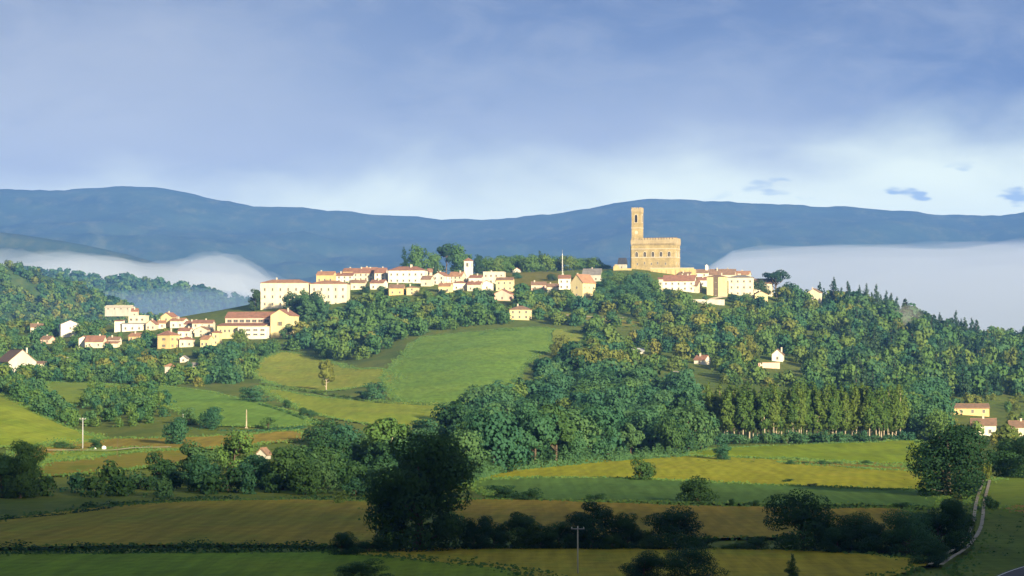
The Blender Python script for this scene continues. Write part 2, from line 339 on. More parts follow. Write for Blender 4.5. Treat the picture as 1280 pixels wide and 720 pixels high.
# ------------------------------------------------------------------ trees: unit-height crowns of leaf faces gathered in clumps, tapered trunks with limbs
def leaf_quads(C, N, size, rng, jit=.30):
    n = len(C)
    nr = N + rng.normal(0, jit, (n, 3)); nr /= np.linalg.norm(nr, axis=1)[:, None] + 1e-9
    ref = rng.normal(0, 1, (n, 3)); u = np.cross(nr, ref); u /= np.linalg.norm(u, axis=1)[:, None] + 1e-9
    v = np.cross(nr, u); s = size * rng.uniform(.6, 1.35, (n, 1)) * .5
    a = rng.uniform(.7, 1.1, (n, 1))
    q = np.stack([C - u*s - v*s*a*.6, C + u*s*.6 - v*s*a, C + u*s + v*s*a*.7, C - u*s*.7 + v*s*a], 1)
    return q.reshape(-1, 3)
def crown(kind, seed, n, size, w=.8):
    'points and outward directions of a unit-high crown'
    r = np.random.default_rng(seed); cl = []
    if kind in ('round', 'dome', 'tall', 'loose', 'bush'):
        z0, z1 = {'round': (.03, .98), 'dome': (.0, .97), 'tall': (.02, 1.0), 'loose': (.14, 1.0), 'bush': (0.0, 1.0)}[kind]
        cz, rz, rx = (z0 + z1) / 2, (z1 - z0) / 2, w / 2
        k = {'round': 26, 'dome': 30, 'tall': 24, 'loose': 20, 'bush': 18}[kind]
        for i in range(k):
            d = r.normal(0, 1, 3); d /= np.linalg.norm(d); d[2] = (i + .5) / k * 1.9 - .95; d[:2] *= math.sqrt(max(.05, 1 - d[2] ** 2)) / np.linalg.norm(d[:2])
            if kind in ('bush', 'dome'): d[:2] *= 1.0 if d[2] > -.1 else 1 / math.sqrt(1 - d[2] ** 2) * .93
            q = r.uniform(.50, .80)
            if i % 5 == 2: q *= .45
            cr = r.uniform(.26, .42) * (1.0 if kind != 'loose' else .85)
            z = cz + d[2] * rz * q
            taper = 1.0
            if kind == 'dome': taper = .80 + .35 * (1 - (z - z0) / (z1 - z0))
            if kind == 'tall': taper = 1.15 - .5 * abs((z - z0) / (z1 - z0) - .4) * 2
            if d[2] < 0 and kind != 'loose': taper = max(taper, 1.0) * math.sqrt(1 - .35 * d[2] ** 2) / math.sqrt(max(.08, 1 - d[2] ** 2))
            cl.append((d[0] * rx * q * taper, d[1] * rx * q * taper, z, cr * rx * 1.12, cr * rz * (.72 if kind != 'tall' else .6)))
        if kind != 'loose':
            for i in range(7):
                a = i * .9 + r.uniform(-.3, .3); q = rx * r.uniform(.35, .62); cl.append((math.cos(a) * q, math.sin(a) * q, r.uniform(.10, .17), rx * r.uniform(.26, .36), .13))
    elif kind == 'cone':
        for i in range(34):
            z = .06 + .92 * (i + r.uniform(0, 1)) / 34; R = (w / 2) * (1 - z) ** .85 * r.uniform(.75, 1.15) + .012
            a = r.uniform(0, 6.28); q = R * .55
            cl.append((math.cos(a) * q, math.sin(a) * q, z, R * .62 + .012, .05))
    elif kind == 'poplar':
        for i in range(30):
            z = .27 + .71 * (i + r.uniform(0, 1)) / 30; R = (w / 2) * (math.sin(math.pi * min(1, (z - .10) / .92) ** .8) * .9 + .12)
            a = r.uniform(0, 6.28); q = R * r.uniform(.2, .75)
            cl.append((math.cos(a) * q, math.sin(a) * q, z, R * r.uniform(.35, .55), .075))
    elif kind == 'pine':
        for i in range(18):
            a = r.uniform(0, 6.28); q = (w / 2) * math.sqrt(r.uniform(0, .7)); z = .78 + r.uniform(-.16, .14) * (1 - q / (w / 2)) - .12 * (q / (w / 2))
            if i > 13: z = r.uniform(.42, .62); q *= .8
            cl.append((math.cos(a) * q, math.sin(a) * q, z, w * .17, .075))
    cl = np.array(cl); area = cl[:, 3] * (cl[:, 3] + cl[:, 4]); pr = area / area.sum()
    idx = r.choice(len(cl), n, p=pr)
    d = r.normal(0, 1, (n, 3)); d /= np.linalg.norm(d, axis=1)[:, None]
    rad = r.uniform(.72, 1.06, (n, 1)) ** .8
    C = cl[idx, :3] + d * rad * np.stack([cl[idx, 3], cl[idx, 3], cl[idx, 4]], 1)
    out = C - np.array([0, 0, .45]); out /= np.linalg.norm(out, axis=1)[:, None] + 1e-9
    C[:, 2] = np.maximum(C[:, 2], 0.005)
    N = d * .75 + out * .45
    return C, N, cl
def crown_mesh(name, kind, seed, n, size, material, w=.8):
    C, N, cl = crown(kind, seed, n, size, w)
    V = leaf_quads(C, N, size, np.random.default_rng(seed + 99))
    return new_mesh(name, V, np.arange(len(V)).reshape(-1, 4), [MATS[material]]), cl
def trunk_mesh(name, kind, cl, seed, material, rb=.028, n=7):
    r = random.Random(seed); m = MB()
    top = {'poplar': .92, 'cone': .95, 'bush': .45, 'pine': .80}.get(kind, .68)
    pts, rad = [], []
    for i in range(7):
        f = i / 6; pts.append((math.sin(f * 3 + seed) * .012, math.cos(f * 2.3 + seed) * .012, f * top)); rad.append(rb * (1.35 if i == 0 else 1 - .82 * f))
    m.tube(pts, rad, n)
    if kind not in ('cone',):
        for c in cl[:: max(1, len(cl) // 9)]:
            z = max(.12, c[2] * r.uniform(.45, .65)); z = min(z, top * .9)
            if kind == 'poplar': z = max(z, c[2] - .12)
            b = Vector((0, 0, z)); e = Vector(c[:3]); mid = b.lerp(e, .5) + Vector((0, 0, -.03))
            m.tube([b, mid, e], [rb * .42, rb * .3, rb * .08], 5)
    return m.mesh(name, [MATS[material]], True)
PROTO = {}
def proto(kind, res, seed, tone, w=.8, rb=None, bk='bark'):
    key = (kind, res, seed, tone, w)
    if key not in PROTO:
        n, s = {'far': (520, .098), 'mid': (2600, .045), 'near': (14000, .020), 'hero': (26000, .0165)}[res]
        if kind in ('poplar',): n, s = int(n * .8), s * .62
        if kind in ('cone',): n, s = int(n * .8), s * .7
        if kind == 'pine': n, s = int(n * .8), s * .8
        cm, cl = crown_mesh(kind + '_crown', kind, seed, n, s, tone, w)
        PROTO[key] = (cm, trunk_mesh(kind + '_trunk', kind, cl, seed, bk, rb or (.022 if kind != 'bush' else .03)))
    return PROTO[key]
NAMES = {'round': 'broadleaf_tree', 'dome': 'broadleaf_tree', 'tall': 'broadleaf_tree', 'loose': 'broadleaf_tree', 'bush': 'shrub', 'cone': 'conifer_tree', 'poplar': 'poplar_tree', 'pine': 'pine_tree'}
COUNT = {}
def plant(kind, res, seed, tone, x, y, h, wd, label, group=None, rz=None, z=None, name=None, w=.8, rb=None, bk='bark', cat=None, sink=.02):
    'one tree or shrub: a thing with a trunk and a crown'
    cm, tm = proto(kind, res, seed, tone, w, rb, bk)
    nm = name or NAMES[kind]; COUNT[nm] = COUNT.get(nm, 0) + 1
    o = empty(nm, (x, y, (H(x, y) if z is None else z) - h * sink), label, cat or ('shrub' if kind == 'bush' else 'tree'), group, RNG.uniform(0, 6.28) if rz is None else rz)
    k = wd / (h * w); o.scale = (h * k, h * k, h)
    link('crown', cm, o); link('trunk' if kind != 'bush' else 'stem', tm, o)
    return o
def plant_px(kind, res, tone, px, pyb, pyt, wpx, label, group=None, seed=None, d=None, **kw):
    'placed by where its foot, top and width are seen'
    if d is None: x, y, z = ground(px, pyb)
    else: y = d; x = (px - 640) / F * d; z = H(x, y)
    s = y / F; h = (z - CH) / s; h = ((HOR - pyt) * s + CH) - z
    if kind != 'cone': h *= 1.05
    return plant(kind, res, int(RNG.integers(0, 4)) if seed is None else seed, tone, x, y, max(h, .6), wpx * s * (1.15 if res in ('near', 'hero') else 1.06), label, group, z=z, **kw)

# ------------------------------------------------------------------ fields, track, road: sheets laid on the ground
def cr_smooth(pts, closed=True, n=6):
    out = []; m = len(pts)
    rng = range(m) if closed else range(m - 1)
    for i in rng:
        p0, p1, p2, p3 = [np.array(pts[(i + k) % m] if closed else pts[min(max(i + k, 0), m - 1)], float) for k in (-1, 0, 1, 2)]
        for t in np.linspace(0, 1, n, endpoint=False):
            out.append(.5 * (2*p1 + (p2-p0)*t + (2*p0-5*p1+4*p2-p3)*t*t + (3*p1-p0-3*p2+p3)*t**3))
    if not closed: out.append(np.array(pts[-1], float))
    return out
def inside(P, poly):
    x, y = P[:, 0], P[:, 1]; r = np.zeros(len(P), bool); n = len(poly)
    for i in range(n):
        x0, y0 = poly[i]; x1, y1 = poly[(i + 1) % n]
        if y0 == y1: continue
        c = (y0 > y) != (y1 > y); r ^= c & (x < (x1 - x0) * (y - y0) / (y1 - y0) + x0)
    return r
def to_ground(px_pts): return np.array([ground(a, b)[:2] for a, b in px_pts])
LAYER = [0]; EDGES = []
def field(px_pts, cols, label=None, rows=None, scale=.02, smooth=True, name='field', step=None):
    pp = cr_smooth(px_pts, True, 9) if smooth else px_pts
    pp = [np.array(p) + RNG.normal(0, 1, 2) * (1.3, .35) for p in pp]
    B = to_ground(pp); x0, y0 = B.min(0); x1, y1 = B.max(0)
    st = step or max(5.0, (y1 - y0) / 60)
    gx, gy = np.meshgrid(np.arange(x0, x1, st), np.arange(y0, y1, st)); G = np.stack([gx.ravel(), gy.ravel()], 1)
    G = G[inside(G, B)]
    d = np.min(np.linalg.norm(G[:, None] - B[None], axis=2), axis=1) if len(G) else np.zeros(0)
    G = G[d > st * .5]
    allp = [Vector(p) for p in B] + [Vector(p) for p in G]
    v, e, f, *_ = delaunay_2d_cdt(allp, [], [list(range(len(B)))], 1, .01)
    v = np.array([(p.x, p.y) for p in v])
    EDGES.append(B); LAYER[0] += 1; cols = [(a * 1.15, b * 1.12, c_ * .62) for a, b, c_ in cols]
    z = terrain(v[:, 0], v[:, 1]) + .22 + .02 * LAYER[0]
    mn = 'field_soil_%d' % LAYER[0]
    ground_mat(mn, cols, scale, rows)
    fs = []
    for t in f:
        a, b, c = v[t[0]], v[t[1]], v[t[2]]
        fs.append(tuple(t) if (b[0]-a[0])*(c[1]-a[1]) - (b[1]-a[1])*(c[0]-a[0]) > 0 else tuple(reversed(t)))
    return tag(link(name, new_mesh(name, np.c_[v, z], fs, [MATS[mn]], smooth=True)), kind='structure')
def strip(px_pts, width, material, name, off=0.0, lift=.5, smooth=6):
    P = to_ground(cr_smooth(px_pts, False, smooth)); V, fs = [], []
    for i in range(len(P)):
        t = P[min(i+1, len(P)-1)] - P[max(i-1, 0)]; t /= np.linalg.norm(t) + 1e-9; nrm = np.array([-t[1], t[0]])
        for k in (-1, 1):
            q = P[i] + nrm * (off + k * width / 2); V.append((q[0], q[1], H(*q) + lift))
    for i in range(len(P) - 1): fs.append((2*i, 2*i+1, 2*i+3, 2*i+2))
    me = new_mesh(name, V, fs, [MATS[material]])
    return me
GRN, YEL, TAN = ((.085,.150,.030), (.115,.165,.034), (.070,.125,.028)), ((.165,.165,.030), (.190,.175,.034), (.125,.140,.028)), ((.20,.155,.050), (.155,.130,.042), (.13,.125,.035))
# the bright fields on the slope
field([(524,424),(560,419),(600,415),(640,411),(685,411),(716,420),(700,432),(672,446),(655,462),(640,482),(612,502),(565,507),(505,503),(484,488),(482,470),(500,448)], ((.095,.175,.050),(.115,.185,.050),(.080,.150,.042)), rows=(.5, 3.5, 0.06))
field([(318,456),(350,441),(395,447),(440,461),(478,462),(497,470),(490,480),(455,484),(400,490),(345,482),(320,470)], ((.165,.195,.045),(.145,.185,.042),(.20,.20,.055)), rows=(.9, 3, 0.05))
field([(325,484),(350,488),(400,497),(480,503),(560,506),(566,522),(545,534),(490,534),(430,526),(385,516),(350,500)], ((.135,.185,.038),(.165,.195,.042),(.11,.165,.036)), rows=(1.2, 4, 0.05))
field([(186,484),(250,489),(330,506),(378,521),(392,530),(372,534),(320,535),(255,531),(222,515),(200,500)], ((.085,.165,.050),(.10,.175,.052),(.075,.145,.042)), rows=(.3, 3, 0.06))
field([(-120,488),(-20,487),(8,494),(30,506),(62,525),(95,539),(128,550),(100,556),(40,560),(-40,560),(-120,556)], ((.13,.185,.036),(.155,.19,.04),(.10,.16,.034)), rows=(.2, 4, 0.05))
field([(58,480),(100,478),(138,482),(180,486),(160,492),(120,498),(100,508),(75,506),(60,495)], ((.12,.18,.045),(.14,.185,.046),(.10,.155,.04)))
field([(20,566),(60,556),(130,550),(220,548),(300,545),(372,540),(380,551),(330,556),(270,562),(215,563),(150,569),(90,577),(40,577)], TAN, rows=(.1, 4, 0.06))
field([(40,590),(60,580),(120,572),(190,565),(250,565),(268,574),(200,584),(120,592),(60,597)], ((.13,.125,.035),(.16,.13,.045),(.09,.12,.03)))
field([(60,572),(110,564),(170,561),(180,565),(120,572),(70,578)], ((.12,.185,.045),(.14,.19,.05),(.10,.16,.04)))
# the plain
field([(592,600),(620,592),(665,584),(720,578),(790,573),(860,571),(930,574),(1000,577),(1080,583),(1150,590),(1160,613),(1080,613),(960,608),(840,602),(700,599),(620,602)], ((.190,.200,.026),(.165,.185,.026),(.215,.205,.036)), rows=(.15, 3, 0.10))
field([(850,571),(905,562),(1000,557),(1080,555),(1150,553),(1160,584),(1080,581),(1000,575),(920,573)], ((.125,.185,.024),(.15,.195,.026),(.105,.165,.024)), rows=(.1, 5, 0.05))
field([(975,579),(1040,579),(1100,580),(1160,584),(1160,591),(1090,588),(1020,583)], ((.15,.125,.035),(.12,.11,.03),(.17,.135,.05)))
field([(590,604),(640,599),(700,599),(800,601),(900,606),(1000,610),(1090,614),(1165,617),(1175,636),(1090,634),(1000,633),(860,631),(740,628),(640,625),(596,614)], ((.060,.120,.048),(.070,.130,.050),(.055,.105,.040)), rows=(.1, 3, 0.07))
field([(560,640),(575,628),(640,627),(740,630),(860,634),(960,636),(1060,638),(1130,640),(1130,668),(1000,674),(860,676),(740,676),(640,668),(575,660)], ((.215,.155,.040),(.18,.14,.038),(.15,.14,.034)), rows=(.12, 3, 0.10))
field([(-140,668),(-60,660),(0,653),(70,643),(140,636),(210,631),(300,628),(400,628),(475,632),(480,660),(478,684),(300,684),(150,685),(0,688),(-140,690)], ((.20,.155,.036),(.165,.15,.034),(.14,.155,.034)), rows=(.1, 3, 0.09))
field([(-140,697),(0,697),(150,696),(300,695),(440,694),(520,700),(600,709),(680,722),(600,740),(300,745),(-140,745)], ((.095,.165,.022),(.130,.175,.024),(.075,.130,.020)), rows=(.3, 2.5, 0.06))
field([(420,694),(480,690),(600,688),(760,688),(900,689),(1000,692),(1090,697),(1160,706),(1140,716),(1100,728),(1000,742),(700,742),(640,718),(560,708),(480,700)], ((.255,.20,.036),(.21,.18,.034),(.17,.185,.034)), rows=(.1, 2.5, 0.10))
field([(1222,612),(1250,600),(1300,596),(1380,598),(1380,640),(1300,640),(1230,640)], ((.085,.135,.036),(.105,.145,.038),(.075,.115,.03)))
field([(1225,640),(1290,640),(1380,642),(1380,720),(1290,735),(1200,722),(1215,690)], ((.065,.10,.028),(.085,.11,.032),(.055,.085,.024)), rows=(1.35, 5, 0.10))
field([(1262,636),(1300,634),(1360,634),(1360,643),(1300,645),(1262,644)], ((.16,.10,.055),(.13,.09,.045),(.12,.10,.04)))
field([(690,392),(730,395),(770,400),(800,404),(780,409),(740,404),(700,400)], ((.13,.14,.05),(.15,.14,.055),(.10,.12,.04)))
field([(610,345),(650,341),(695,342),(700,350),(690,358),(650,358),(620,352)], ((.10,.105,.035),(.12,.11,.04),(.085,.095,.03)))
field([(692,414),(715,416),(730,422),(716,432),(696,436)], ((.15,.19,.055),(.17,.19,.06),(.12,.16,.05)))
plain('dirt_track', (.27, .24, .185), (.17, .15, .115), .4)
plain('asphalt', (.055, .055, .06), (.04, .04, .043), .6)
plain('white_paint', (.75, .75, .72), (.6, .6, .57), 2)
TRACK = [(1232,604),(1228,618),(1224,634),(1222,650),(1219,664),(1211,678),(1198,692),(1182,702),(1168,712)]
for off in (-.75, .75): tag(link('path', strip(TRACK, .6, 'dirt_track', 'path', off, .75)), kind='structure')
plain('pale_track', (.46, .40, .29), (.34, .30, .22), .4)
tag(link('path', strip([(60,566),(100,566),(140,566),(170,563),(215,562)], 1.6, 'pale_track', 'path', 0, .8)), kind='structure')
tag(link('path', strip([(866,381),(880,378),(895,374),(908,372)], 3, 'pale_track', 'path', 0, .8)), kind='structure')
tag(link('path', strip([(690,394),(730,397),(780,399)], 3, 'pale_track', 'path', 0, .8)), kind='structure')
road_pts = [(1240,744),(1268,728),(1296,717),(1330,709),(1370,704)]
tag(link('road', strip(road_pts, 5.0, 'asphalt', 'road', 0, .8)), kind='structure')
for off in (-2.2, 2.2): tag(link('road_marking', strip(road_pts, .15, 'white_paint', 'road_marking', off, .806)), kind='structure')

# ------------------------------------------------------------------ air: even haze over everything, fog lying in the valleys, a wisp of smoke
def volume(name, color, density, aniso=0.0):
    m = bpy.data.materials.new(name); m.use_nodes = True; t = m.node_tree
    for n in list(t.nodes):
        if n.type != 'OUTPUT_MATERIAL': t.nodes.remove(n)
    v = node(t, 'ShaderNodeVolumePrincipled'); v.inputs['Color'].default_value = (*color, 1); v.inputs['Density'].default_value = density
    v.inputs['Anisotropy'].default_value = aniso
    t.links.new(v.outputs[0], t.nodes['Material Output'].inputs['Volume'])
    MATS[name] = m; return m
volume('haze_air', HAZE_COLOR, HAZE_DENSITY)
hb = MB(); hb.box(-14500, 14500, -2600, 14500, -8, 760)
tag(link('haze', hb.mesh('haze', [MATS['haze_air']])), kind='stuff')
def fog_bank(top, px0, px1, d0, d1, density, color, label, seed, lump, zb=-3, n=320, nd=60, edge=60, epow=.5):
    px = np.linspace(px0, px1, n); d = np.linspace(d0, d1, nd); dm = (d0 + d1) / 2
    ty = np.interp(px, [a for a, b in top], [b for a, b in top]); k = np.ones(5) / 5
    ty = np.convolve(np.pad(ty, 2, mode='edge'), k, 'valid')
    zt = CH + (HOR - ty) * dm / F - zb
    PXm, Dm = np.meshgrid(px, d); X = (PXm - 640) / F * Dm
    u = (Dm - d0) / (d1 - d0) * 2 - 1; e = np.clip(1 - u ** 2, 0, 1) ** .5
    ends = np.clip(np.minimum((PXm - px0), (px1 - PXm)) / edge, 0, 1) ** epow
    Z = zb + np.maximum(zt[None] + sines(X, Dm, seed, (260, 130, 70, 38, 22), lump) * (1 + .35 * np.sin(X / 90)), 2) * e * ends + .05
    g = grid_faces(nd, n); top_v = np.stack([X, Dm, Z], -1).reshape(-1, 3); bot = top_v.copy(); bot[:, 2] = zb
    N = len(top_v); fs = [tuple(map(int, q)) for q in g] + [tuple(int(i) + N for i in q[::-1]) for q in g]
    idx = np.arange(N).reshape(nd, n); rim = np.concatenate([idx[0, :-1], idx[:-1, -1], idx[-1, :0:-1], idx[:0:-1, 0]])
    for a, b in zip(rim, np.roll(rim, -1)): fs.append((int(b), int(a), int(a) + N, int(b) + N))
    mn = 'fog_%d' % seed; volume(mn, color, density, .1)
    o = link('fog', new_mesh('fog', np.concatenate([top_v, bot]), fs, [MATS[mn]], smooth=False))
    return tag(o, label, 'fog', kind='stuff')
FOGC, FOGW = (.60, .69, .86), (.84, .91, 1.0)
fog_bank([(760,336),(860,326),(900,322),(930,319),(960,317),(1050,314),(1130,312),(1280,311),(2000,309)], 765, 2000, 2700, 5300, .0017, FOGC, 'wide pale fog bank filling the valley behind the conifer hill', 41, 4, edge=150, epow=.4)
fog_bank([(-500,320),(0,319),(50,316),(100,317),(150,321),(180,328),(215,328),(250,321),(280,321),(305,326),(325,334),(345,345),(400,372)], -500, 440, 4650, 5550, .0024, FOGW, 'white fog bank in the valley beyond the wooded hill', 43, 9)
fog_bank([(20,372),(60,362),(120,360),(200,362),(250,362),(290,364),(340,374),(440,402)], 0, 470, 3150, 3600, .0034, (.30, .43, .66), 'thin mist lying before the blue hill', 47, 2)  # dark blue colour has shade painted in, turning the hill behind bluer
fog_bank([(-300,334),(-40,331),(30,327),(90,330),(150,335),(200,338),(240,333),(280,338),(330,352)], -300, 360, 4420, 4620, .0026, FOGW, 'thin wisp of fog caught on the crest of the farther blue hill', 53, 7)
fog_bank([(900,352),(960,345),(1010,338),(1060,342),(1120,335),(1180,341),(1240,334),(1300,338),(1700,340)], 880, 1700, 2450, 2680, .0016, FOGC, 'lower layer of mist in front of the wide fog bank', 59, 7, edge=150, epow=.6)
fog_bank([(1080,392),(1120,388),(1160,396),(1200,408),(1260,420),(1330,430)], 1070, 1345, 1905, 2060, .0040, FOGC, 'mist curling over the crest behind the conifers', 61, 3)
def smoke(pts, rad, density, label):
    m = MB(); m.tube(pts, rad, 12); volume('smoke_air', (.9, .88, .82), density)
    return tag(link('smoke', m.mesh('smoke', [MATS['smoke_air']], True)), label, 'smoke', kind='stuff')
def P(px, py, d): return ((px - 640) / F * d, d, CH + (HOR - py) * d / F)
smoke([P(1160,428,1640), P(1150,415,1645), P(1138,404,1650), P(1126,398,1655), P(1112,392,1660)], [3, 9, 12, 9, 2], .012, 'faint pale smoke drifting over the wooded slope with conifers')

# ------------------------------------------------------------------ buildings
def plaster(name, c, c2): return plain(name, c, c2, .35, .9, .1, (1, 1, .35), 5)
plaster('white_plaster', (.66, .63, .54), (.52, .49, .41)); plaster('cream_plaster', (.58, .53, .40), (.46, .42, .31))
plaster('yellow_plaster', (.58, .50, .27), (.47, .40, .22)); plaster('ochre_plaster', (.58, .42, .20), (.46, .33, .16))
plaster('grey_plaster', (.42, .40, .35), (.33, .31, .27)); plaster('pink_plaster', (.60, .42, .33), (.50, .34, .27))
plain('red_tile', (.27, .135, .09), (.19, .105, .075), .5, stretch=(1, 1, 1)); plain('orange_tile', (.34, .19, .11), (.25, .14, .085), .5)
plain('brown_tile', (.24, .15, .10), (.17, .115, .08), .5); plain('grey_tile', (.20, .19, .18), (.14, .135, .13), .5)
plain('dark_pane', (.11, .11, .105), (.06, .06, .06), .8, rough=.25, spec=.5); plain('dark_opening', (.022, .02, .018), (.012, .012, .012), 1.0); plain('shutter_wood', (.13, .10, .07), (.09, .07, .05), 2)
plain('green_shutter', (.05, .10, .06), (.035, .07, .045), 2); plain('stone_trim', (.50, .45, .36), (.40, .36, .29), 2)
plain('metal_grey', (.32, .33, .34), (.25, .26, .27), 1.5, rough=.5, spec=.4)
def tile_bump(name):
    m = MATS[name]; t = m.node_tree; b = t.nodes['Principled BSDF']; g = node(t, 'ShaderNodeTexCoord')
    w = node(t, 'ShaderNodeTexWave', wave_type='BANDS', bands_direction='X'); w.inputs['Scale'].default_value = 1.1; w.inputs['Distortion'].default_value = .4
    t.links.new(g.outputs['Object'], w.inputs[0]); bp = node(t, 'ShaderNodeBump'); bp.inputs['Strength'].default_value = .7; bp.inputs['Distance'].default_value = .1
    t.links.new(w.outputs['Fac'], bp.inputs['Height']); t.links.new(bp.outputs[0], b.inputs['Normal'])
for k in ('red_tile', 'orange_tile', 'brown_tile', 'grey_tile'): tile_bump(k)
_wm = {}
def window_mesh(w, h, style):
    key = (round(w, 2), round(h, 2), style)
    if key not in _wm:
        m = MB(); f = .12
        # dark pane set behind a stone surround; shutters folded back on either side for the shuttered kind
        m.box(-w/2 - f, -w/2, -.10, .02, -f, h + f, 1); m.box(w/2, w/2 + f, -.10, .02, -f, h + f, 1)
        m.box(-w/2, w/2, -.10, .02, h, h + f, 1); m.box(-w/2 - f - .05, w/2 + f + .05, -.16, .02, -f - .12, -f, 1)
        m.box(-w/2, w/2, -.03, .02, 0, h, 0); m.box(-.03, .03, -.055, -.032, 0, h, 1)
        if style != 'plain':
            for s in (-1, 1):
                x = s * (w/2 + f + w * .25); m.box(x - w * .24, x + w * .24, -.07, .02, 0, h, 2)
        _wm[key] = m.mesh('window', [MATS['dark_pane'], MATS['stone_trim'], MATS['green_shutter' if style == 'green' else 'shutter_wood']])
    return _wm[key]
def add_window(root, x, y, z, rz, w=.95, h=1.35, style='plain', name='window'):
    o = link(name, window_mesh(w, h, style), root); o.location = (x, y, z); o.rotation_euler = (0, 0, rz); return o
def add_door(root, x, y, z, rz, w=1.1, h=2.2):
    m = MB(); f = .14
    m.box(-w/2 - f, -w/2, -.10, .02, 0, h + f, 1); m.box(w/2, w/2 + f, -.10, .02, 0, h + f, 1); m.box(-w/2, w/2, -.10, .02, h, h + f, 1)
    m.box(-w/2, w/2, -.05, .02, 0, h, 0)
    o = link('door', m.mesh('door', [MATS['shutter_wood'], MATS['stone_trim']]), root); o.location = (x, y, z); o.rotation_euler = (0, 0, rz); return o
def body(root, W, D, he, kind, rise, wall, roof, over=.45, x0=0.0, y0=0.0, base=-4.0, chim=1, name_w='wall', name_r='roof', z0=0.0):
    'walls with gables and a tiled roof; (x0, y0) is the middle of the plan'
    w = MB(); a, b = W/2, D/2
    if kind == 'gable':      # ridge along the width
        w.prism([(-b, base), (b, base), (b, he), (0, he + rise), (-b, he)], -a, a, axis='x')
    elif kind == 'end':      # gable faces the front
        w.prism([(-a, base), (a, base), (a, he), (0, he + rise), (-a, he)], -b, b)
    elif kind == 'mono': w.prism([(-b, base), (b, base), (b, he + rise), (-b, he)], -a, a, axis='x')
    else: w.box(-a, a, -b, b, base, he)
    w.V = [(x + x0, y + y0, z + z0) for x, y, z in w.V]
    wo_ = link(name_w, w.mesh(name_w, [MATS[wall]]), root)
    r = MB(); th = .28; e = .012
    if kind == 'gable':
        k = rise / b; r.prism([(-b - over, he - over*k + e), (0, he + rise + e), (b + over, he - over*k + e), (b + over, he - over*k + th), (0, he + rise + th), (-b - over, he - over*k + th)], -a - .3, a + .3, axis='x')
        r.box(-a - .3, a + .3, -.16, .16, he + rise + th - .08, he + rise + th + .10)
    elif kind == 'end':
        k = rise / a; r.prism([(-a - over, he - over*k + e), (0, he + rise + e), (a + over, he - over*k + e), (a + over, he - over*k + th), (0, he + rise + th), (-a - over, he - over*k + th)], -b - .3, b + .3)
        r.box(-.16, .16, -b - .3, b + .3, he + rise + th - .08, he + rise + th + .10)
    elif kind == 'mono':
        k = rise / D; r.prism([(-b - over, he - over*k + e), (b + over, he + rise + over*k + e), (b + over, he + rise + over*k + th), (-b - over, he - over*k + th)], -a - .3, a + .3, axis='x')
    elif kind == 'hip':
        A, B = a + over, b + over; q = min(A, B) * .98
        top = [(-A + q, 0, he + rise), (A - q, 0, he + rise)] if A >= B else [(0, -B + q, he + rise), (0, B - q, he + rise)]
        base_ = [(-A, -B, he + e), (A, -B, he + e), (A, B, he + e), (-A, B, he + e)]; up = [(x, y, he + .2) for x, y, z in base_]
        pts = base_ + up + top
        fs = [(0, 3, 2, 1), (0, 1, 5, 4), (1, 2, 6, 5), (2, 3, 7, 6), (3, 0, 4, 7)]
        fs += [(4, 5, 9, 8), (5, 6, 9), (6, 7, 8, 9), (7, 4, 8)] if A >= B else [(4, 5, 8), (5, 6, 9, 8), (6, 7, 9), (7, 4, 8, 9)]
        r.poly(pts, fs)
    else:
        r.box(-a - .15, a + .15, -b - .15, b + .15, he + e, he + .18)
        for (p, q, s, t_) in ((-a - .15, a + .15, -b - .15, -b + .1), (-a - .15, a + .15, b - .1, b + .15), (-a - .15, -a + .1, -b + .1, b - .1), (a - .1, a + .15, -b + .1, b - .1)):
            r.box(p, q, s, t_, he + .18, he + .18 + max(rise, .25))
    r.V = [(x + x0, y + y0, z + z0) for x, y, z in r.V]
    ro = link(name_r, r.mesh(name_r, [MATS[roof]]), root)
    rr = random.Random(int(abs(W * 100 + D * 37 + he * 11)))
    for i in range(chim):
        cx = rr.uniform(-.32, .32) * W; cy_ = rr.uniform(-.2, .2) * D; zt = he + rise * .55
        m = MB(); m.box(cx - .35, cx + .35, cy_ - .3, cy_ + .3, zt - .3, he + rise + 1.0); m.box(cx - .45, cx + .45, cy_ - .4, cy_ + .4, he + rise + 1.0, he + rise + 1.15)
        m.V = [(x + x0, y + y0, z + z0) for x, y, z in m.V]
        link('chimney', m.mesh('chimney', [MATS['stone_trim']]), ro)
    return wo_, ro
def win_grid(root, W, D, he, nx, ny, sx=0, style='plain', x0=0.0, y0=0.0, z0=0.0, w=.95, h=1.35, lo=1.0, door=False, skip=()):
    fl = (he - .3) / max(ny, 1)
    for j in range(ny):
        for i in range(nx):
            if (i, j) in skip: continue
            x = x0 + (-W/2 + W * (i + .5) / nx); z = z0 + j * fl + min(lo, fl * .35)
            if door and j == 0 and i == nx // 2: add_door(root, x, y0 - D/2, z0, 0)
            else: add_window(root, x, y0 - D/2, z, 0, w, min(h, fl * .55), style)
        for s in (1, -1):
            for i in range(sx):
                y = y0 + (-D/2 + D * (i + .5) / sx); add_window(root, x0 + s * W/2, y, z0 + j * fl + min(lo, fl * .35), s * math.pi/2, w, min(h, fl * .55), style)
